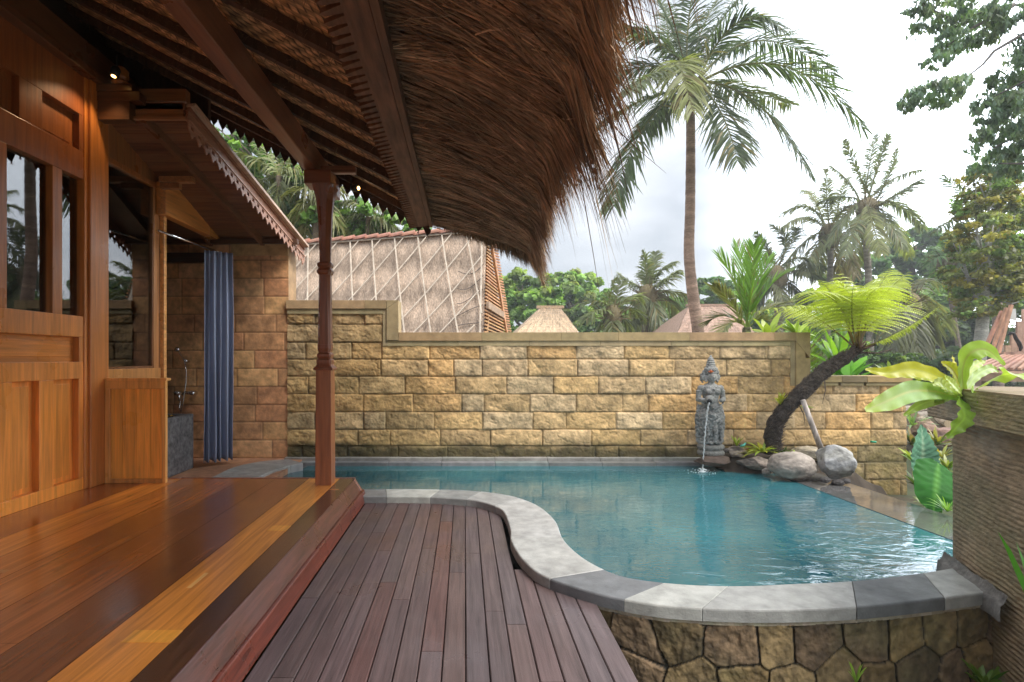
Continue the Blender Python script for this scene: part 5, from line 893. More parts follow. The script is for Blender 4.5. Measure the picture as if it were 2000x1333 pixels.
drooper('strap leaved palm hanging close to the left side of the post', 618, 385, 14.0, [((590, 400), (560, 450), 0), ((605, 425), (600, 480), .3), ((640, 400), (660, 440), -.3), ((600, 370), (560, 380), .3), ((640, 370), (668, 365), 0)],   .70, .026, 30, (.25, .25, .10))
drooper('strap leaved palm seen right of the post under the pennants', 720, 425, 14.5, [((690, 420), (655, 440), 0), ((700, 440), (680, 475), .3), ((725, 450), (728, 485), 0), ((750, 430), (775, 455), -.3), ((740, 400), (770, 395), .3), ((700, 400), (670, 395), 0), ((765, 440), (800, 470), .4), ((750, 450), (762, 480), 0)], .62, .026, 34, (.20, .215, .10))

# ================================================================ NEIGHBOUR ROOFS
NR = thing('neighbour_house', 'large straw thatched neighbouring roof laced with pale bamboo strips', 'house', (-1.5, 11.5, -.5)); R = (-1.5, 11.5, -.5)
R0 = W(560, 481, 12.8); R1 = W(950, 452, 11.2); Vd0 = Vector((-.1, -2.1, -3.4)); Vd1 = Vector((-.16, -1.9, -3.4))
def rp_(u, v, n=0): p = R0.lerp(R1, u)+Vd0.lerp(Vd1, u)*v; p.z -= .25*math.sin(PI*min(1, max(0, v)))*.8; return p+Vector((-.3, -.85, .5)).normalized()*n if 0 else p+Vector((-.25, -.82, .5))*n
nu, nv_ = 240, 170; P = np.zeros((nu, nv_, 3))
for i in range(nu):
    for j in range(nv_): P[i, j] = rp_(i/(nu-1), j/(nv_-1))
ii, jj = np.meshgrid(np.arange(nu), np.arange(nv_), indexing='ij'); P += np.array([-.25, -.82, .5])*(.05*fbm(ii/9, jj/14, 5)+.02*fbm(ii/2.1, jj/5, 2))[..., None]
c = np.array([.50, .38, .29])*(1+.55*fbm(ii/3, jj/11, 5)+.3*fbm(ii/30, jj/40, 3)+.25*np.sin(jj/5.5+3*fbm(ii/20, jj/30, 2)))[..., None]; ntr = gridmesh('thatched_roof', P[:, ::-1], np.clip(c, .05, .9)[:, ::-1], 'far_thatch', NR, R)
nrm = Vector((-.25, -.82, .5))
mb = MB(); LN = (R1-R0).length
def lace(u0, v0, u1, v1, wdt=.028):
    n = 14; pts = [rp_(u0+(u1-u0)*i/n, v0+(v1-v0)*i/n, .075) for i in range(n+1)]; pts = [p for i, p in enumerate(pts) if -.001 <= u0+(u1-u0)*i/n <= .995]
    for a, b in zip(pts[:-1], pts[1:]): mb.bar(a, b, wdt, .016, (.60, .51, .41), up=nrm)
for k in range(-4, 10): lace(k*.112+.02, .015, k*.112+.02+.155, 1)
for k in range(0, 22): lace(k*.112+.065, .015, k*.112+.065-.58, 1, .024)
lace(0, .012, .99, .012, .05); lace(.985, .02, .99, 1, .03)
for q in range(9): v = .25+q*.085; pts = [rp_(.90+.095*t, v+.02*math.sin(t*3+q)-.05*t*t, .045) for t in np.linspace(-.15, 1, 7)]; [mb.bar(a, b, .012, .012, (.16, .13, .11), up=nrm) for a, b in zip(pts[:-1], pts[1:])]
o = mb.build('bamboo_lacing', 'bamboo', ntr, R); o['kind'] = 'stuff'
mb = MB()
for i in range(16):
    u0, u1 = i/16*.965, (i+1.15)/16*.965; a = R0.lerp(R1, u0)+Vector((0, 0, .05)); b = R0.lerp(R1, u1)+Vector((0, 0, .085)); n = 8
    sec = lambda p, r_: [(p.x, p.y+r_*math.cos(PI*j/n), p.z+r_*.75*math.sin(PI*j/n)-.05) for j in range(n+1)]
    vs = sec(a, .13)+sec(b, .15); mb.poly(vs, [(j, j+1, j+n+2, j+n+1) for j in range(n)]+[tuple(range(n+1)), tuple(range(n+1, 2*n+2))[::-1]], jc((.42, .19, .13), .12))
mb.build('ridge_tiles', 'tile', NR, R)
# gable end: back slope, barge rows and slatted gable
ap = R1+Vector((0, 0, -.02)); fe = rp_(1, 1); be = Vector((ap.x+.78, ap.y+2.1, ap.z-3.5)); mb = MB()
n1 = 46
for i in range(n1):
    t = (i+.5)/n1; a = ap.lerp(fe, t)+Vector((.02, .05, 0)); b = ap.lerp(be, t)+Vector((.06, 0, 0)); mb.bar(a, b, .030, .030, jc((.50, .27, .12), .22)); 
ng = mb.build('gable_slats', 'bamboo', NR, R)
mb = MB()
for i in range(60):
    t = (i+.5)/60; b = ap.lerp(be, t); mb.bar(b+Vector((.02, -.12, -.01)), b+Vector((.20, .16, -.02)), .034, .034, jc((.50, .24, .12), .2)); 
mb.build('eave_slats', 'bamboo', NR, R)
mb = MB(); mb.bar(ap+Vector((.05, -.15, .05)), be+Vector((.05, -.15, .05)), .05, .09, (.58, .30, .15)); mb.bar(ap.lerp(fe, .5)+Vector((.06, 0, 0)), ap.lerp(be, .5)+Vector((.08, -.03, 0)), .05, .14, (.40, .27, .18)); mb.bar(ap.lerp(fe, .75)+Vector((.08, .2, 0)), ap+Vector((.10, .5, -.6)), .03, .03, (.60, .36, .18)); mb.bar(ap.lerp(fe, .9)+Vector((.08, .9, -.2)), ap+Vector((.13, .7, -.8)), .04, .05, (.35, .2, .1)); mb.build('gable_frame', 'bamboo', NR, R)
mb = MB(); mb.poly([R0, R1, be, be+(R0-R1)+Vector((0, 0, 0))], [(0, 1, 2, 3)], (.35, .27, .2)); mb.poly([ap+Vector((-.1, .3, -.3)), fe+Vector((-.12, .25, 0)), be+Vector((-.15, -.1, 0))], [(0, 1, 2)], (.10, .055, .03)); mb.build('back_slope', 'far_thatch', NR, R)
mb = MB(); b0 = rp_(0, 1); mb.hexa([(b0.x, b0.y+.5, -.6), (fe.x-.2, fe.y+.5, -.6), (be.x-.2, be.y-.5, -.6), (b0.x, b0.y+3.5, -.6)], [(b0.x, b0.y+.5, .95), (fe.x-.2, fe.y+.5, .95), (be.x-.2, be.y-.5, .95), (b0.x, b0.y+3.5, .95)], (.35, .22, .12)); mb.build('wall', 'tile', NR, R)
def hip(label, name, ridge0, ridge1, e0, e1, Y, dpt, col, zlow=1.2, group=None):
    a = W(*ridge0, Y); b = W(*ridge1, Y); c = W(*e0, Y-dpt*.7); d = W(*e1, Y-dpt*.7); k = (a.z-zlow)/(a.z-c.z); c = a+(c-a)*k; d = b+(d-b)*k; T = thing(name, label, 'roof', (a.x, Y, -.5), group); R = (a.x, Y, -.5)
    n, m_ = 110, 60; u, v = np.meshgrid(np.linspace(0, 1, n), np.linspace(0, 1, m_), indexing='ij'); A, Bb, Cc, Dd = [np.array(q) for q in (a, b, c, d)]
    P = (A*(1-u[..., None])+Bb*u[..., None])*(1-v[..., None])+(Cc*(1-u[..., None])+Dd*u[..., None])*v[..., None]; P[..., 1] -= .07*fbm(u*30, v*22, 4)*2+.05*((v*22) % 1); P[..., 2] += .02*fbm(u*40, v*30, 2)
    c_ = np.array(col)*(1+.8*fbm(u*26, v*18, 4)+.15*(((v*22) % 1)-.5))[..., None]; gridmesh('roof_slope', P[:, ::-1], np.clip(c_, .02, .95)[:, ::-1], 'far_thatch', T, R)
    cb, db = c.copy(), d.copy(); cb.y = Y+dpt; db.y = Y+dpt; mb = MB(); mb.poly([a, b, c, d, cb, db], [(1, 3, 5), (0, 4, 2), (0, 1, 5, 4)], col); mb.build('rear_slopes', 'far_thatch', T, R)
    mb = MB(); mb.bar(a+Vector((-.1, 0, .03)), b+Vector((.1, 0, .03)), .16, .09, tuple(x*1.15 for x in col)); mb.build('ridge_cap', 'far_thatch', T, R); mb = MB(); mb.box(c.x+.4, d.x-.4, c.y+.4, cb.y-.4, -.6, zlow+.02, (.35, .25, .17)); mb.build('wall', 'tile', T, R)
hip('small pale hipped shingle roof peeking over the coping', 'hut_roof', (1054, 602), (1095, 602), (1008, 652), (1132, 652), 17, 3, (.72, .52, .34), 1.0)
hip('reddish thatched hut roof behind the tallest palm trunk', 'thatched_hut', (1345, 598), (1430, 598), (1322, 652), (1475, 652), 22, 3, (.46, .31, .24), 1.0)
# hut at the right edge
HT = thing('gabled_hut', 'brown timber hut with ribbed skirt roof and triangular gable at right edge', 'hut', tuple(W(1990, 720, 11))); R = tuple(W(1990, 720, 11)); mb = MB()
n = 13
a0 = W(1962, 694, 11); a1 = W(2200, 694, 11); b0 = W(1896, 722, 10.2); b1 = W(2260, 730, 10.2)
for i in range(24): t = i/23; mb.bar(a0.lerp(a1, t), b0.lerp(b1, t)+Vector((0, 0, .03)), .05, .05, jc((.50, .30, .22), .15))
mb.poly([a0+Vector((0, 0, -.04)), a1+Vector((0, 0, -.04)), b1+Vector((0, 0, -.04)), b0+Vector((0, 0, -.04))], [(0, 1, 2, 3)], (.30, .19, .14)); mb.build('skirt_roof', 'bamboo', HT, R)
mb = MB(); mb.bar(b0+Vector((0, -.05, -.04)), b1+Vector((0, -.05, -.04)), .03, .05, (.55, .35, .26)); mb.bar(b0+Vector((.25, .05, -.15)), b1+Vector((0, .05, -.15)), .04, .16, (.42, .28, .19)); mb.bar(a0+Vector((-.05, 0, .03)), a1+Vector((0, 0, .03)), .06, .07, (.40, .26, .20)); mb.build('eave_board', 'bamboo', HT, R)
mb = MB(); apx = W(2030, 560, 11.1)
for i in range(12):
    x0_ = W(1962+i*11.5, 692, 11.1); h_ = min(1, (i+.6)/5.6) if i < 6 else min(1, (12-i-.4)/5.6); mb.box(x0_.x+.002, x0_.x+.122, 11.08, 11.12, x0_.z, x0_.z+.03+h_*(apx.z-x0_.z), jc((.50, .34, .25), .1))
mb.build('gable_boards', 'bamboo', HT, R)
for k, (x_, y_) in enumerate([(1922, 686), (1937, 688), (1950, 690), (2110, 690)]): mb = MB(); mb.bar(W(x_, y_, 11-k*.15), W(1957+k*9, 608-k*6, 11-k*.15) if k < 3 else apx, .05, .06, jc((.50, .27, .18), .1)); mb.build('rafter_pole', 'bamboo', HT, R)
mb = MB(); mb.tube([W(1972, 655, 10.9), W(1974, 651, 10.9), W(1980, 652, 10.9), W(1984, 661, 10.9), W(1990, 670, 10.9), W(1994, 680, 10.9), W(1992, 686, 10.9)], [.02, .035, .03, .035, .04, .035, .02], (.02, .02, .022), 8); mb.build('black_ornament', 'paint', HT, R, True)
mb = MB(); mb.hexa([tuple(W(1966, 622, 10.9)), tuple(W(1986, 628, 10.9)), tuple(W(1986, 628, 11.3)), tuple(W(1966, 622, 11.3))], [tuple(W(1962, 606, 10.9)), tuple(W(1984, 603, 10.9)), tuple(W(1984, 603, 11.3)), tuple(W(1962, 606, 11.3))], (.60, .60, .58)); mb.build('ridge_sheet', 'paint', HT, R)
for k, x_ in enumerate((1916, 2060, 2200)): mb = MB(); p = W(x_, 725, 10.5); mb.box(p.x-.06, p.x+.06, p.y-.06, p.y+.06, -.4, p.z, (.36, .26, .2)); mb.build('post', 'bamboo', HT, R)

# ================================================================ TREE FERN, PROP POLE AND SMALL PLANTS
TF = thing('tree_fern', 'leaning tree fern with shaggy dark trunk and lime fronds', 'tree fern', tuple(W(1510, 880, 6.05))); R = tuple(W(1510, 880, 6.05)); YF = 6.0
tp = [W(1508, 878, 6.08), W(1512, 838, 6.05), W(1532, 800, 6.0), W(1568, 765, 5.97), W(1605, 730, 5.95), W(1645, 702, 5.92), W(1672, 686, 5.9)]; mb = trunk_mb(tp, [.088, .088, .084, .086, .082, .07, .042], (.050, .038, .032), 26, False)
V_ = np.array(mb.V); nz_ = np.array([mnoise.fractal(Vector(p)*9, 1, 2, 4) for p in V_]); mb.V = [tuple(p) for p in V_+(V_-np.array([min(tp, key=lambda q: (q-Vector(p)).length) for p in V_]))*(nz_*.22)[:, None]]; mb.build('trunk', 'fern_bark', TF, R, True)
st = Strips(); n = 2600; t = rs.uniform(0, 6, n); c = catmull([tuple(q) for q in tp], t); rr = np.interp(t, range(7), [.088, .088, .084, .086, .082, .07, .042]); d = unit(rs.randn(n, 3)); tg = unit(np.array(tp[-1])-np.array(tp[0])); P = np.stack([c+d*rr[:, None]*.88, c+d*rr[:, None]*1.08+tg*.025, c+d*rr[:, None]*1.18+tg*.06-[0, 0, .012]], 1); st.add(P, .004*np.array([1, .8, .15])[None], unit(rs.randn(n, 3)), np.array([.085, .062, .05])*rs.uniform(.3, 1.9, (n, 1)))
for a, b in (((1610, 735), (1606, 790)), ((1560, 790), (1572, 830)), ((1640, 712), (1690, 715))): P = np.array([[tuple(W(a[0], a[1], 5.9)), tuple(W((a[0]+b[0])/2+4, (a[1]+b[1])/2, 5.88)), tuple(W(b[0], b[1], 5.88))]]); st.add(P, .008*np.array([[1, .8, .2]]), np.array([[1., 0, 0]]), np.array([[.07, .05, .04]]))
st.build('trunk_fibre', 'thatch', TF, R)['kind'] = 'stuff'
CF = W(1674, 684, 5.9)
def fern_frond(m_, t_, dy, L=.30, npn=30, col=(.48, .56, .07), P0=None, start=.30, up=(0, 0, 1), M=None, T=None):
    st = Strips(); P0 = np.array(P0 if P0 is not None else CF+Vector((rnd.uniform(-.03, .03), rnd.uniform(-.05, .05), 0))); Mm = np.array(W(m_[0], m_[1], 5.9+dy*.5)); P2 = np.array(W(t_[0], t_[1], 5.9+dy)); P1 = 2*Mm-.5*(P0+P2)
    tt = np.linspace(0, 1, 16); c = bez(P0, P1, P2, tt); Tn = unit(bezd(P0, P1, P2, tt)); S = unit(np.cross(Tn, np.array(up, float)+1e-3)); U = np.cross(S, Tn)
    rcol = np.array([(.10, .05, .03)])*np.ones((16, 3)); rcol = rcol*(1-tt[:, None])+np.array([.35, .38, .08])*tt[:, None]
    st.add(c[None], (.011*(1-.85*tt))[None], S[None], rcol[None]); st.add(c[None], (.011*(1-.85*tt))[None], U[None], rcol[None])
    tl = np.linspace(start, .99, npn); c = bez(P0, P1, P2, tl); Tn = unit(bezd(P0, P1, P2, tl)); S = unit(np.cross(Tn, np.array(up, float)+1e-3)); U = np.cross(S, Tn); ll = L*np.clip(np.sin(PI*(.22+.76*(tl-start)/(1-start))), .1, 1)**.8; nq = 17
    for s_ in (-1, 1):
        for i in range(npn):
            d = unit(s_*S[i]*.85+Tn[i]*.42+U[i]*.10+rs.randn(3)*.04); q = np.linspace(0, 1, nq); ax = c[i]+d*ll[i]*q[:, None]+np.array([0, 0, -1])*ll[i]*.50*(q**2)[:, None]; dirn = unit(np.gradient(ax, axis=0)); sd_ = unit(np.cross(dirn, U[i])); cc = np.array(col)*rs.uniform(.8, 1.2)
            st.add(ax[None], (.0022*(1-.7*q))[None], sd_[None], np.array([[.42, .45, .12]])); w_ = ll[i]*.13*(1-q**1.6*.85)
            for s2 in (-1, 1):
                e = ax+(sd_*s2*.9+dirn*.45)*w_[:, None]+np.array([0, 0, -.18])*w_[:, None]; P = np.stack([ax, ax*.45+e*.55, e], 1); st.add(P, (ll[i]/nq*.46)*np.array([.8, 1, .25])[None]*np.ones((nq, 1)), dirn, cc*rs.uniform(.85, 1.15, (nq, 1)))
    st.build('frond', 'glossy_leaf', TF, R)
for f in [((1618, 606), (1462, 612), -.3, .30, 19), ((1640, 598), (1598, 548), -.9, .36, 16), ((1652, 612), (1640, 535), .8, .36, 16), ((1664, 620), (1668, 552), -1.1, .36, 15), ((1700, 610), (1775, 532), -.2, .38, 18), ((1712, 625), (1800, 590), .5, .34, 18), ((1745, 655), (1838, 596), -.5, .17, 30), ((1690, 610), (1715, 545), .9, .34, 15), ((1600, 625), (1540, 600), .8, .28, 26), ((1650, 600), (1690, 560), 1.3, .3, 20), ((1705, 590), (1740, 525), .4, .34, 18), ((1632, 590), (1560, 575), -1.2, .30, 18), ((1690, 590), (1745, 560), -1.2, .36, 18), ((1670, 600), (1630, 545), .2, .34, 18)]: fern_frond(*f)
mb = MB()
for i in range(9): a = CF+Vector((rnd.uniform(-.05, .05), rnd.uniform(-.06, .06), -.02)); mb.tube([a, a+Vector((rnd.uniform(.0, .16), rnd.uniform(-.1, .1), rnd.uniform(.05, .16)))], [.016, .008], (.12, .07, .045), 7)
mb.tube([CF+Vector((0, 0, -.03)), W(1715, 690, 5.9), W(1745, 682, 5.9)], [.014, .009, .004], (.09, .06, .05), 6); mb.build('leaf_stalks', 'fern_bark', TF, R, True)
mb = MB(); mb.tube([W(1568, 782, 5.86), W(1586, 830, 5.87), W(1604, 878, 5.9)], [.026, .028, .031], (.50, .43, .40), 14); o = mb.build('prop_pole', 'rough_wood', None, tuple(W(1604, 878, 5.9)), True); tag(o, 'pale weathered wooden pole propping up the leaning fern trunk', 'pole')
def rosette(name, label, c, n, L, wd, col, cat='plant', arch=.9, group=None, up=.9, m='glossy_leaf', seed=1, k=6, spread=1.0, serr=0):
    r2 = np.random.RandomState(seed); c = np.array(c, float); a = r2.uniform(0, 2*PI, n); e = r2.uniform(.15, 1, n)*up; d = np.stack([np.cos(a)*spread, np.sin(a)*spread, e*1.5], 1); d = unit(d); ln = L*r2.uniform(.6, 1.1, n); P = np.zeros((n, k, 3))
    for i in range(k): q = i/(k-1); P[:, i] = c+d*(ln*q)[:, None]+np.array([0, 0, -1])*(ln*arch*q*q*.5*(1-.3*e))[:, None]
    st = Strips(); st.add(P, wd*r2.uniform(.8, 1.2, (n, 1))*np.interp(np.linspace(0, 1, k), [0, .3, .7, 1], [.5, 1, .85, .05])[None], unit(np.cross(d, [0, 0, 1])+r2.randn(n, 3)*.15), np.array(col)[r2.randint(0, len(col), n)]*r2.uniform(.75, 1.2, (n, 1))); o = st.build(name, m, None, tuple(c)); tag(o, label, cat, group); return o
yg = [(.48, .52, .05), (.40, .48, .06), (.30, .42, .07), (.52, .48, .06)]
rosette('bromeliad', 'yellow green bromeliad among the rocks at the fern foot', W(1490, 884, 6.0), 46, .30, .019, yg, seed=2, up=.8)
rosette('grass_tuft', 'small lime tuft between the statue and the rocks', W(1439, 872, 6.25), 12, .20, .010, [(.35, .45, .05)], seed=3, up=1.6, spread=.6)
rosette('bromeliad', 'little yellow plant growing on the fern trunk', W(1524, 790, 5.98), 16, .22, .016, yg, seed=4, up=1.6, spread=.6)
rosette('sprout', 'tiny leaf sprout in front of the flat pale rock', W(1553, 886, 5.9), 7, .07, .010, [(.40, .50, .10)], seed=5, up=1.6)
rosette('red_sprout', 'reddish low sprouts left of the bromeliad', W(1464, 884, 6.02), 18, .12, .007, [(.40, .16, .05), (.35, .30, .06)], seed=6, up=1.2)
rosette('fern_clump', 'dark low foliage right of the bromeliad', W(1528, 886, 6.1), 40, .16, .009, [(.09, .14, .04), (.14, .2, .05)], seed=7, up=1.0)
rosette('green_leaf', 'two round green leaves beside the prop pole top', W(1572, 798, 5.98), 7, .12, .026, [(.30, .48, .06)], seed=8, up=.8)
mb = MB(); mb.tube([W(1446, 872, 6.1), W(1453, 870, 6.08), W(1456, 866, 6.1)], [.012, .015, .010], (.12, .50, .42), 8); o = mb.build('hose_end', 'paint', None, tuple(W(1450, 870, 6.1)), True); tag(o, 'small turquoise hose end behind the dark rock', 'hose')
mb = MB(); mb.tube([W(1700, 863, 6.46), W(1712, 864, 6.42)], [.014, .012], (.03, .42, .26), 8); o = mb.build('wall_peg', 'paint', None, tuple(W(1706, 864, 6.46)), True); tag(o, 'tiny green plastic peg on the low wall face', 'peg')
# plants behind the wall near the fern
for k, (x_, y_, Y, n, L, wd, cols, lb, up_) in enumerate([(1640, 725, 8.0, 18, 1.0, .055, [(.22, .42, .04), (.28, .48, .05)], 'upright bright strap leaved plant behind the step down of the wall', 2.2), (1655, 748, 7.6, 14, .8, .10, [(.16, .38, .05), (.20, .45, .06)], 'broad leaved green plant right behind the low wall', 1.2), (1500, 660, 7.6, 13, .55, .045, [(.42, .50, .08), (.36, .46, .08)], 'yellow green arching plant above the coping left of the wall corner', 1.2), (1555, 655, 7.7, 14, .45, .045, [(.38, .50, .07), (.30, .42, .06)], 'lime leafed plant above the coping nearest the wall corner', 1.2), (1742, 745, 7.8, 14, .50, .03, [(.42, .45, .12), (.30, .38, .10)], 'pale yellow fern like plant right of the grey palm trunk', 1.6)]):
    rosette('strap_plant', lb, W(x_, y_, Y), n, L, wd, cols, seed=60+k, up=up_, arch=.8, spread=.7 if k != 3 else 1)
T = thing('young_palm', 'small feathery palm with bright fronds at the wall corner', 'palm tree', tuple(W(1590, 800, 8.4))); R = tuple(W(1590, 800, 8.4))
for m_, t_ in (((1575, 700), (1600, 650)), ((1600, 705), (1655, 690)), ((1600, 735), (1650, 740)), ((1585, 690), (1570, 640))): st = Strips(); frond(st, W(1588, 770, 8.4), W(m_[0], m_[1], 8.3), W(t_[0], t_[1], 8.2), 30, .32, .011, (.28, .42, .06), droop=.2, rw=.01, start=.1, fwd=.5); st.build('frond', 'glossy_leaf', T, R)
# ---- broad leaves as curved grids
def broad_leaf(path, widths, col, nu=40, nw=11, side=None, fold=.25, wave=.004, wfreq=7, ribs=0, ribamp=.0, rib_col=None, spine=None, tipcol=None):
    P = catmull([tuple(p) for p in path], np.linspace(0, len(path)-1, nu)); Wd = np.interp(np.linspace(0, 1, nu), np.linspace(0, 1, len(widths)), widths); T = unit(np.gradient(P, axis=0)); S = unit(np.cross(T, np.array(side if side is not None else (0, 1, 0), float))); Nn = np.cross(S, T); s_ = np.linspace(-1, 1, nw); u = np.linspace(0, 1, nu)
    V = P[:, None]+S[:, None]*(Wd[:, None]*s_[None])[..., None]+Nn[:, None]*((np.abs(s_)[None]*fold*Wd[:, None])+wave*np.abs(s_)[None]**2*np.sin(u*wfreq*2*PI)[:, None]*np.sign(s_)[None]+ribamp*np.abs(np.sin((u[:, None]*ribs-np.abs(s_)[None]*1.6)*PI)))[..., None]
    c = np.array(col)*(1+.45*fbm(u[:, None]*5+P[0, 0]*9+0*s_[None], s_[None]*2+0*u[:, None], 3))[..., None]
    if ribs: c = c*(1-.22*(np.abs(np.sin((u[:, None]*ribs-np.abs(s_)[None]*1.6)*PI)) < .25))[..., None]
    if tipcol is not None: k = np.clip((u-.55)*2, 0, 1)[:, None, None]; c = c*(1-k)+np.array(tipcol)*k
    mid = (np.abs(s_) < .12)[None]; c = np.where(mid[..., None], np.array(spine if spine is not None else np.array(col)*1.25), c); return V, np.clip(c, .01, .9)
def leaf_obj(T, R, *a, **k): V, c = broad_leaf(*a, **k); o = gridmesh('leaf', V, c, 'thick_leaf' if a[2][1] < .35 else 'glossy_leaf', T, R); return o
BN = thing('birds_nest_fern', 'bright yellow green birds nest fern sprawling on the carved pillar cap', 'fern', tuple(W(1880, 770, 2.86))); R = tuple(W(1880, 770, 2.86)); Yb = 2.86
def bl_(pts, wds, col, dys, **k): leaf_obj(BN, R, [W(a, b, Yb+d) for (a, b), d in zip(pts, dys)], [w_*Yb/1000 for w_ in wds], col, side=(0, -1, .25), **k)
lime = (.32, .48, .06); yel = (.54, .52, .045); lg = (.28, .44, .07)
bl_([(1876, 772), (1835, 738), (1780, 722), (1735, 728), (1690, 722)], [4, 12, 15, 11, 2], yel, [0, -.05, -.1, -.12, -.1], wave=.006, spine=(.50, .50, .08))
bl_([(1876, 775), (1845, 752), (1800, 735), (1762, 736)], [4, 9, 9, 2], (.46, .50, .06), [0, .1, .18, .2])
bl_([(1872, 778), (1830, 766), (1780, 765), (1730, 785), (1690, 802)], [5, 14, 19, 16, 3], (.26, .42, .07), [0, -.15, -.3, -.42, -.5], fold=.12, spine=(.42, .46, .12), tipcol=(.46, .54, .08))
bl_([(1882, 768), (1880, 725), (1892, 693), (1925, 683), (1963, 714)], [5, 15, 19, 15, 1], lime, [0, -.05, -.1, -.1, -.12], fold=.18, spine=(.30, .34, .08))
bl_([(1895, 768), (1925, 748), (1960, 732), (2000, 735), (2040, 760)], [5, 13, 16, 12, 2], (.38, .50, .10), [0, -.1, -.2, -.3, -.35], fold=.2)
bl_([(1874, 775), (1880, 792), (1884, 815), (1868, 835), (1850, 856)], [9, 17, 15, 12, 2], lg, [0, -.1, -.18, -.2, -.2], wave=.010, wfreq=5)
bl_([(1880, 765), (1868, 735), (1855, 718), (1838, 708)], [5, 13, 11, 2], yel, [0, -.02, -.04, -.05], spine=(.35, .25, .08))
bl_([(1882, 765), (1868, 730), (1860, 695)], [4, 6, 1], (.55, .50, .06), [0, .05, .1])
bl_([(1890, 772), (1905, 768), (1920, 775), (1912, 790)], [6, 13, 12, 3], lime, [0, -.1, -.15, -.16], wave=.008, wfreq=6)
bl_([(1878, 772), (1850, 760), (1835, 748), (1822, 752)], [5, 11, 10, 3], (.50, .58, .20), [0, -.12, -.2, -.22], wave=.008)
bl_([(1880, 772), (1862, 752), (1845, 735)], [5, 10, 2], (.44, .55, .12), [0, -.16, -.2])
bl_([(1884, 768), (1905, 735), (1935, 720), (1950, 728)], [4, 9, 9, 1], (.34, .46, .10), [0, .1, .2, .25])
bl_([(1876, 772), (1850, 745), (1815, 730), (1790, 745)], [4, 10, 11, 2], (.40, .50, .09), [0, .12, .22, .26])
bl_([(1872, 780), (1845, 778), (1800, 790), (1765, 812)], [4, 10, 11, 2], (.34, .46, .10), [0, .1, .16, .16])
bl_([(1884, 766), (1890, 735), (1908, 712), (1925, 706)], [4, 9, 9, 1], (.44, .54, .10), [0, .15, .25, .3])
bl_([(1878, 776), (1840, 780), (1822, 790)], [4, 9, 2], (.30, .42, .10), [0, .1, .15])
# elephant ears behind the kerb
EE = thing('elephant_ear', 'big glossy round elephant ear leaf beside the carved pillar', 'plant', tuple(W(1830, 1010, 4.6))); R = tuple(W(1830, 1010, 4.6))
leaf_obj(EE, R, [W(1832, 905, 4.7), W(1829, 935, 4.62), W(1826, 965, 4.56), W(1822, 1000, 4.55)], [.06, .23, .24, .19, .02], (.022, .13, .014), side=(0, -1, .2), fold=.10, ribs=9, ribamp=.008, spine=(.09, .26, .04))
mb = MB(); mb.tube([W(1829, 935, 4.63), W(1836, 985, 4.7), W(1838, 1040, 4.7)], [.010, .014, .018], (.12, .28, .06), 8); mb.build('stalk', 'glossy_leaf', EE, R, True)
AL = thing('alocasia', 'blue green corrugated pointed leaf left of the round elephant ear', 'plant', tuple(W(1805, 960, 5.6))); R = tuple(W(1805, 960, 5.6))
leaf_obj(AL, R, [W(1803, 930, 5.5), W(1800, 900, 5.5), W(1800, 868, 5.5), W(1797, 830, 5.55)], [.10, .155, .15, .09, .005], (.13, .30, .19), side=(0, -1, .1), fold=.2, ribs=10, ribamp=.022, spine=(.30, .45, .30))
mb = MB(); mb.tube([W(1803, 930, 5.5), W(1806, 990, 5.6)], [.012, .018], (.1, .2, .1), 8); mb.build('stalk', 'glossy_leaf', AL, R, True)
for k, (x_, y_, Y, n, L, wd, cols, lb) in enumerate([(1785, 905, 5.9, 16, .30, .016, [(.40, .46, .08), (.20, .35, .07)], 'yellow green leaves left of the corrugated leaf'), (1840, 895, 6.2, 18, .30, .014, [(.50, .42, .08), (.35, .38, .10)], 'yellowish tuft right of the corrugated leaf'), (1782, 835, 8.4, 20, .5, .02, [(.16, .30, .10), (.22, .34, .12)], 'feathery green leaves beside the log pile'), (1850, 1000, 4.3, 26, .22, .006, [(.12, .32, .04), (.24, .42, .07)], 'grassy sprouts under the elephant ear'), (1800, 985, 4.9, 24, .14, .006, [(.20, .34, .06), (.28, .36, .09)], 'short grass behind the overflow ledge'), (1782, 870, 6.6, 30, .34, .020, [(.10, .16, .05), (.30, .22, .08)], 'dark leafy tuft at the end of the low wall'), (1830, 870, 7.0, 34, .34, .018, [(.16, .22, .06), (.34, .30, .08)], 'olive tuft under the reddish rock'), (1790, 950, 5.6, 30, .24, .016, [(.22, .20, .08), (.12, .20, .05)], 'brownish low leaves at the foot of the corrugated leaf'), (1850, 920, 6.0, 26, .3, .02, [(.18, .30, .06), (.30, .34, .08)], 'green leaves behind the top of the elephant ear')]):
    rosette('leafy_plant', lb, W(x_, y_, Y), n, L, wd, cols, seed=80+k, up=1.5)
rosette('fern_tuft', 'bright fern tuft in the bottom right corner against the pillar', G(1925, 1345, -.42), 34, .24, .010, [(.12, .30, .04), (.25, .42, .06)], seed=91, up=1.4)
rosette('sprout', 'single light green sprout at the foot of the plinth', W(1672, 1335, 2.38), 8, .13, .009, [(.30, .46, .08)], seed=92, up=2.0, spread=.5)
mb = Strips(); P = np.array([[tuple(W(2010, 1165, 1.9)), tuple(W(1990, 1120, 1.9)), tuple(W(1970, 1075, 1.88)), tuple(W(1950, 1040, 1.86))], [tuple(W(2015, 1180, 1.92)), tuple(W(2008, 1130, 1.95)), tuple(W(1998, 1095, 1.97)), tuple(W(1985, 1060, 2.0))]]); mb.add(P, .010*np.array([[1, 1, .7, .05]]), np.array([[.9, -.3, .2], [.8, .2, .5]]), np.array([[.08, .26, .03], [.07, .22, .03]])); o = mb.build('tall_grass', 'glossy_leaf', None, tuple(W(2010, 1165, 1.9))); tag(o, 'long dark green grass blades poking in at the right edge', 'grass')
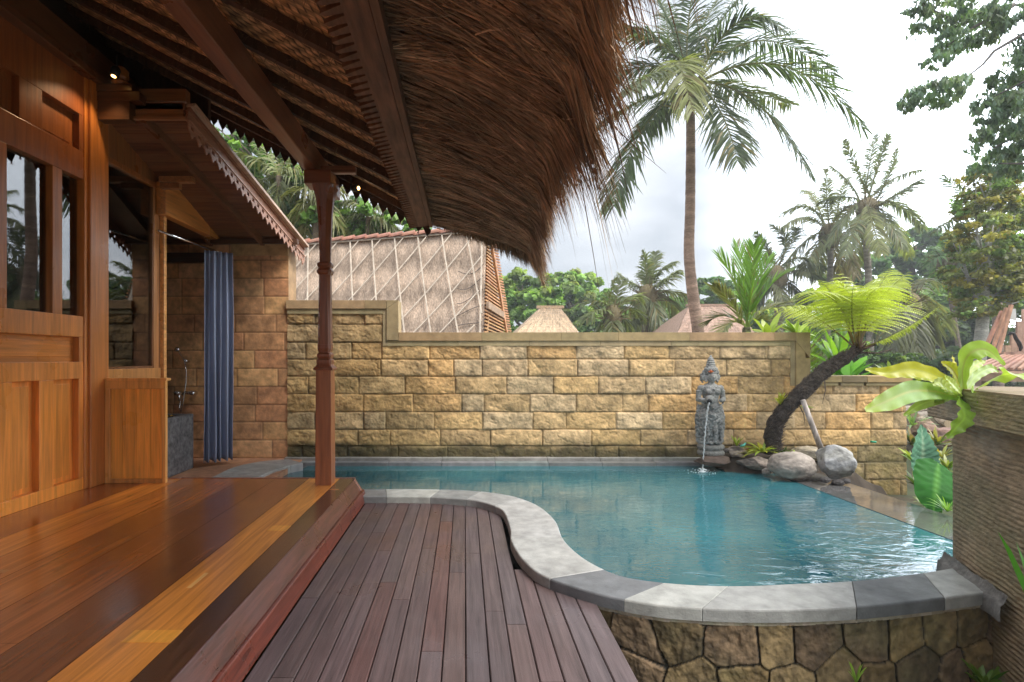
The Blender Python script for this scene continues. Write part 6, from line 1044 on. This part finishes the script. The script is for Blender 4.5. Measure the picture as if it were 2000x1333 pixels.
# ---- log pile behind the gap
for k, (x_, y_, Y, L, r_, rot, c_) in enumerate([(1800, 800, 9.3, 1.0, .075, .1, (.50, .42, .34)), (1825, 812, 9.1, .9, .085, .25, (.42, .36, .30)), (1815, 792, 9.6, 1.1, .06, -.05, (.46, .40, .35)), (1838, 824, 8.9, .5, .09, 1.3, (.48, .38, .28)), (1800, 822, 8.9, .5, .07, 1.1, (.45, .36, .26)), (1842, 800, 9.2, .5, .08, 1.4, (.40, .33, .27))]):
    p = W(x_, y_, Y); d = Vector((math.cos(rot), math.sin(rot), .03))*L/2; T = thing('cut_log', ['long pale log at the back left of the pile', 'thick greyish log across the middle of the pile', 'thin topmost log of the pile', 'short log with cut end facing, lowest right of the pile', 'short log with cut end facing, lowest left of the pile', 'short log with cut end facing, upper right of the pile'][k], 'log', tuple(p), 'logs piled behind the gap beside the pillar'); mb = MB(); mb.tube([p-d, p, p+d], [r_, r_*1.05, r_*.95], c_, 14); mb.build('log_bark', 'bark', T, tuple(p), True); mb = MB(); mb.tube([p-d*1.004, p-d*1.0], r_*.93, (.55, .42, .27), 14); mb.build('cut_face', 'rough_wood', T, tuple(p))
for k, (x_, y_, Y, r_, c_, lb) in enumerate([(1812, 842, 8.2, .22, (.26, .17, .12), 'brown earthy rock below the log pile'), (1845, 850, 8.0, .25, (.30, .18, .14), 'reddish rock below the log pile beside the pillar'), (1790, 815, 9.8, .16, (.30, .26, .22), 'grey rock left of the log pile')]): rock(G3(x_, y_, Y), (r_, r_, r_*.7), c_, 70+k, lb, 'rocks below the log pile', flat=1)

# ================================================================ AIR
hm = bpy.data.materials.new('haze_air'); hm.use_nodes = True; hn = hm.node_tree; hn.nodes.clear(); ho = N(hn, 'ShaderNodeOutputMaterial'); hv = N(hn, 'ShaderNodeVolumePrincipled')
hv.inputs['Color'].default_value = (.93, .96, 1, 1); hv.inputs['Density'].default_value = .0024; hv.inputs['Anisotropy'].default_value = .2; hn.links.new(hv.outputs[0], ho.inputs['Volume']); MATS['haze'] = hm
mb = MB(); mb.box(-125, 165, -65, 425, -4, 22, (1, 1, 1)); ho_ = mb.build('haze', 'haze'); ho_['kind'] = 'stuff'; ho_['label'] = 'thin humid air over the garden and forest'; ho_['category'] = 'haze'
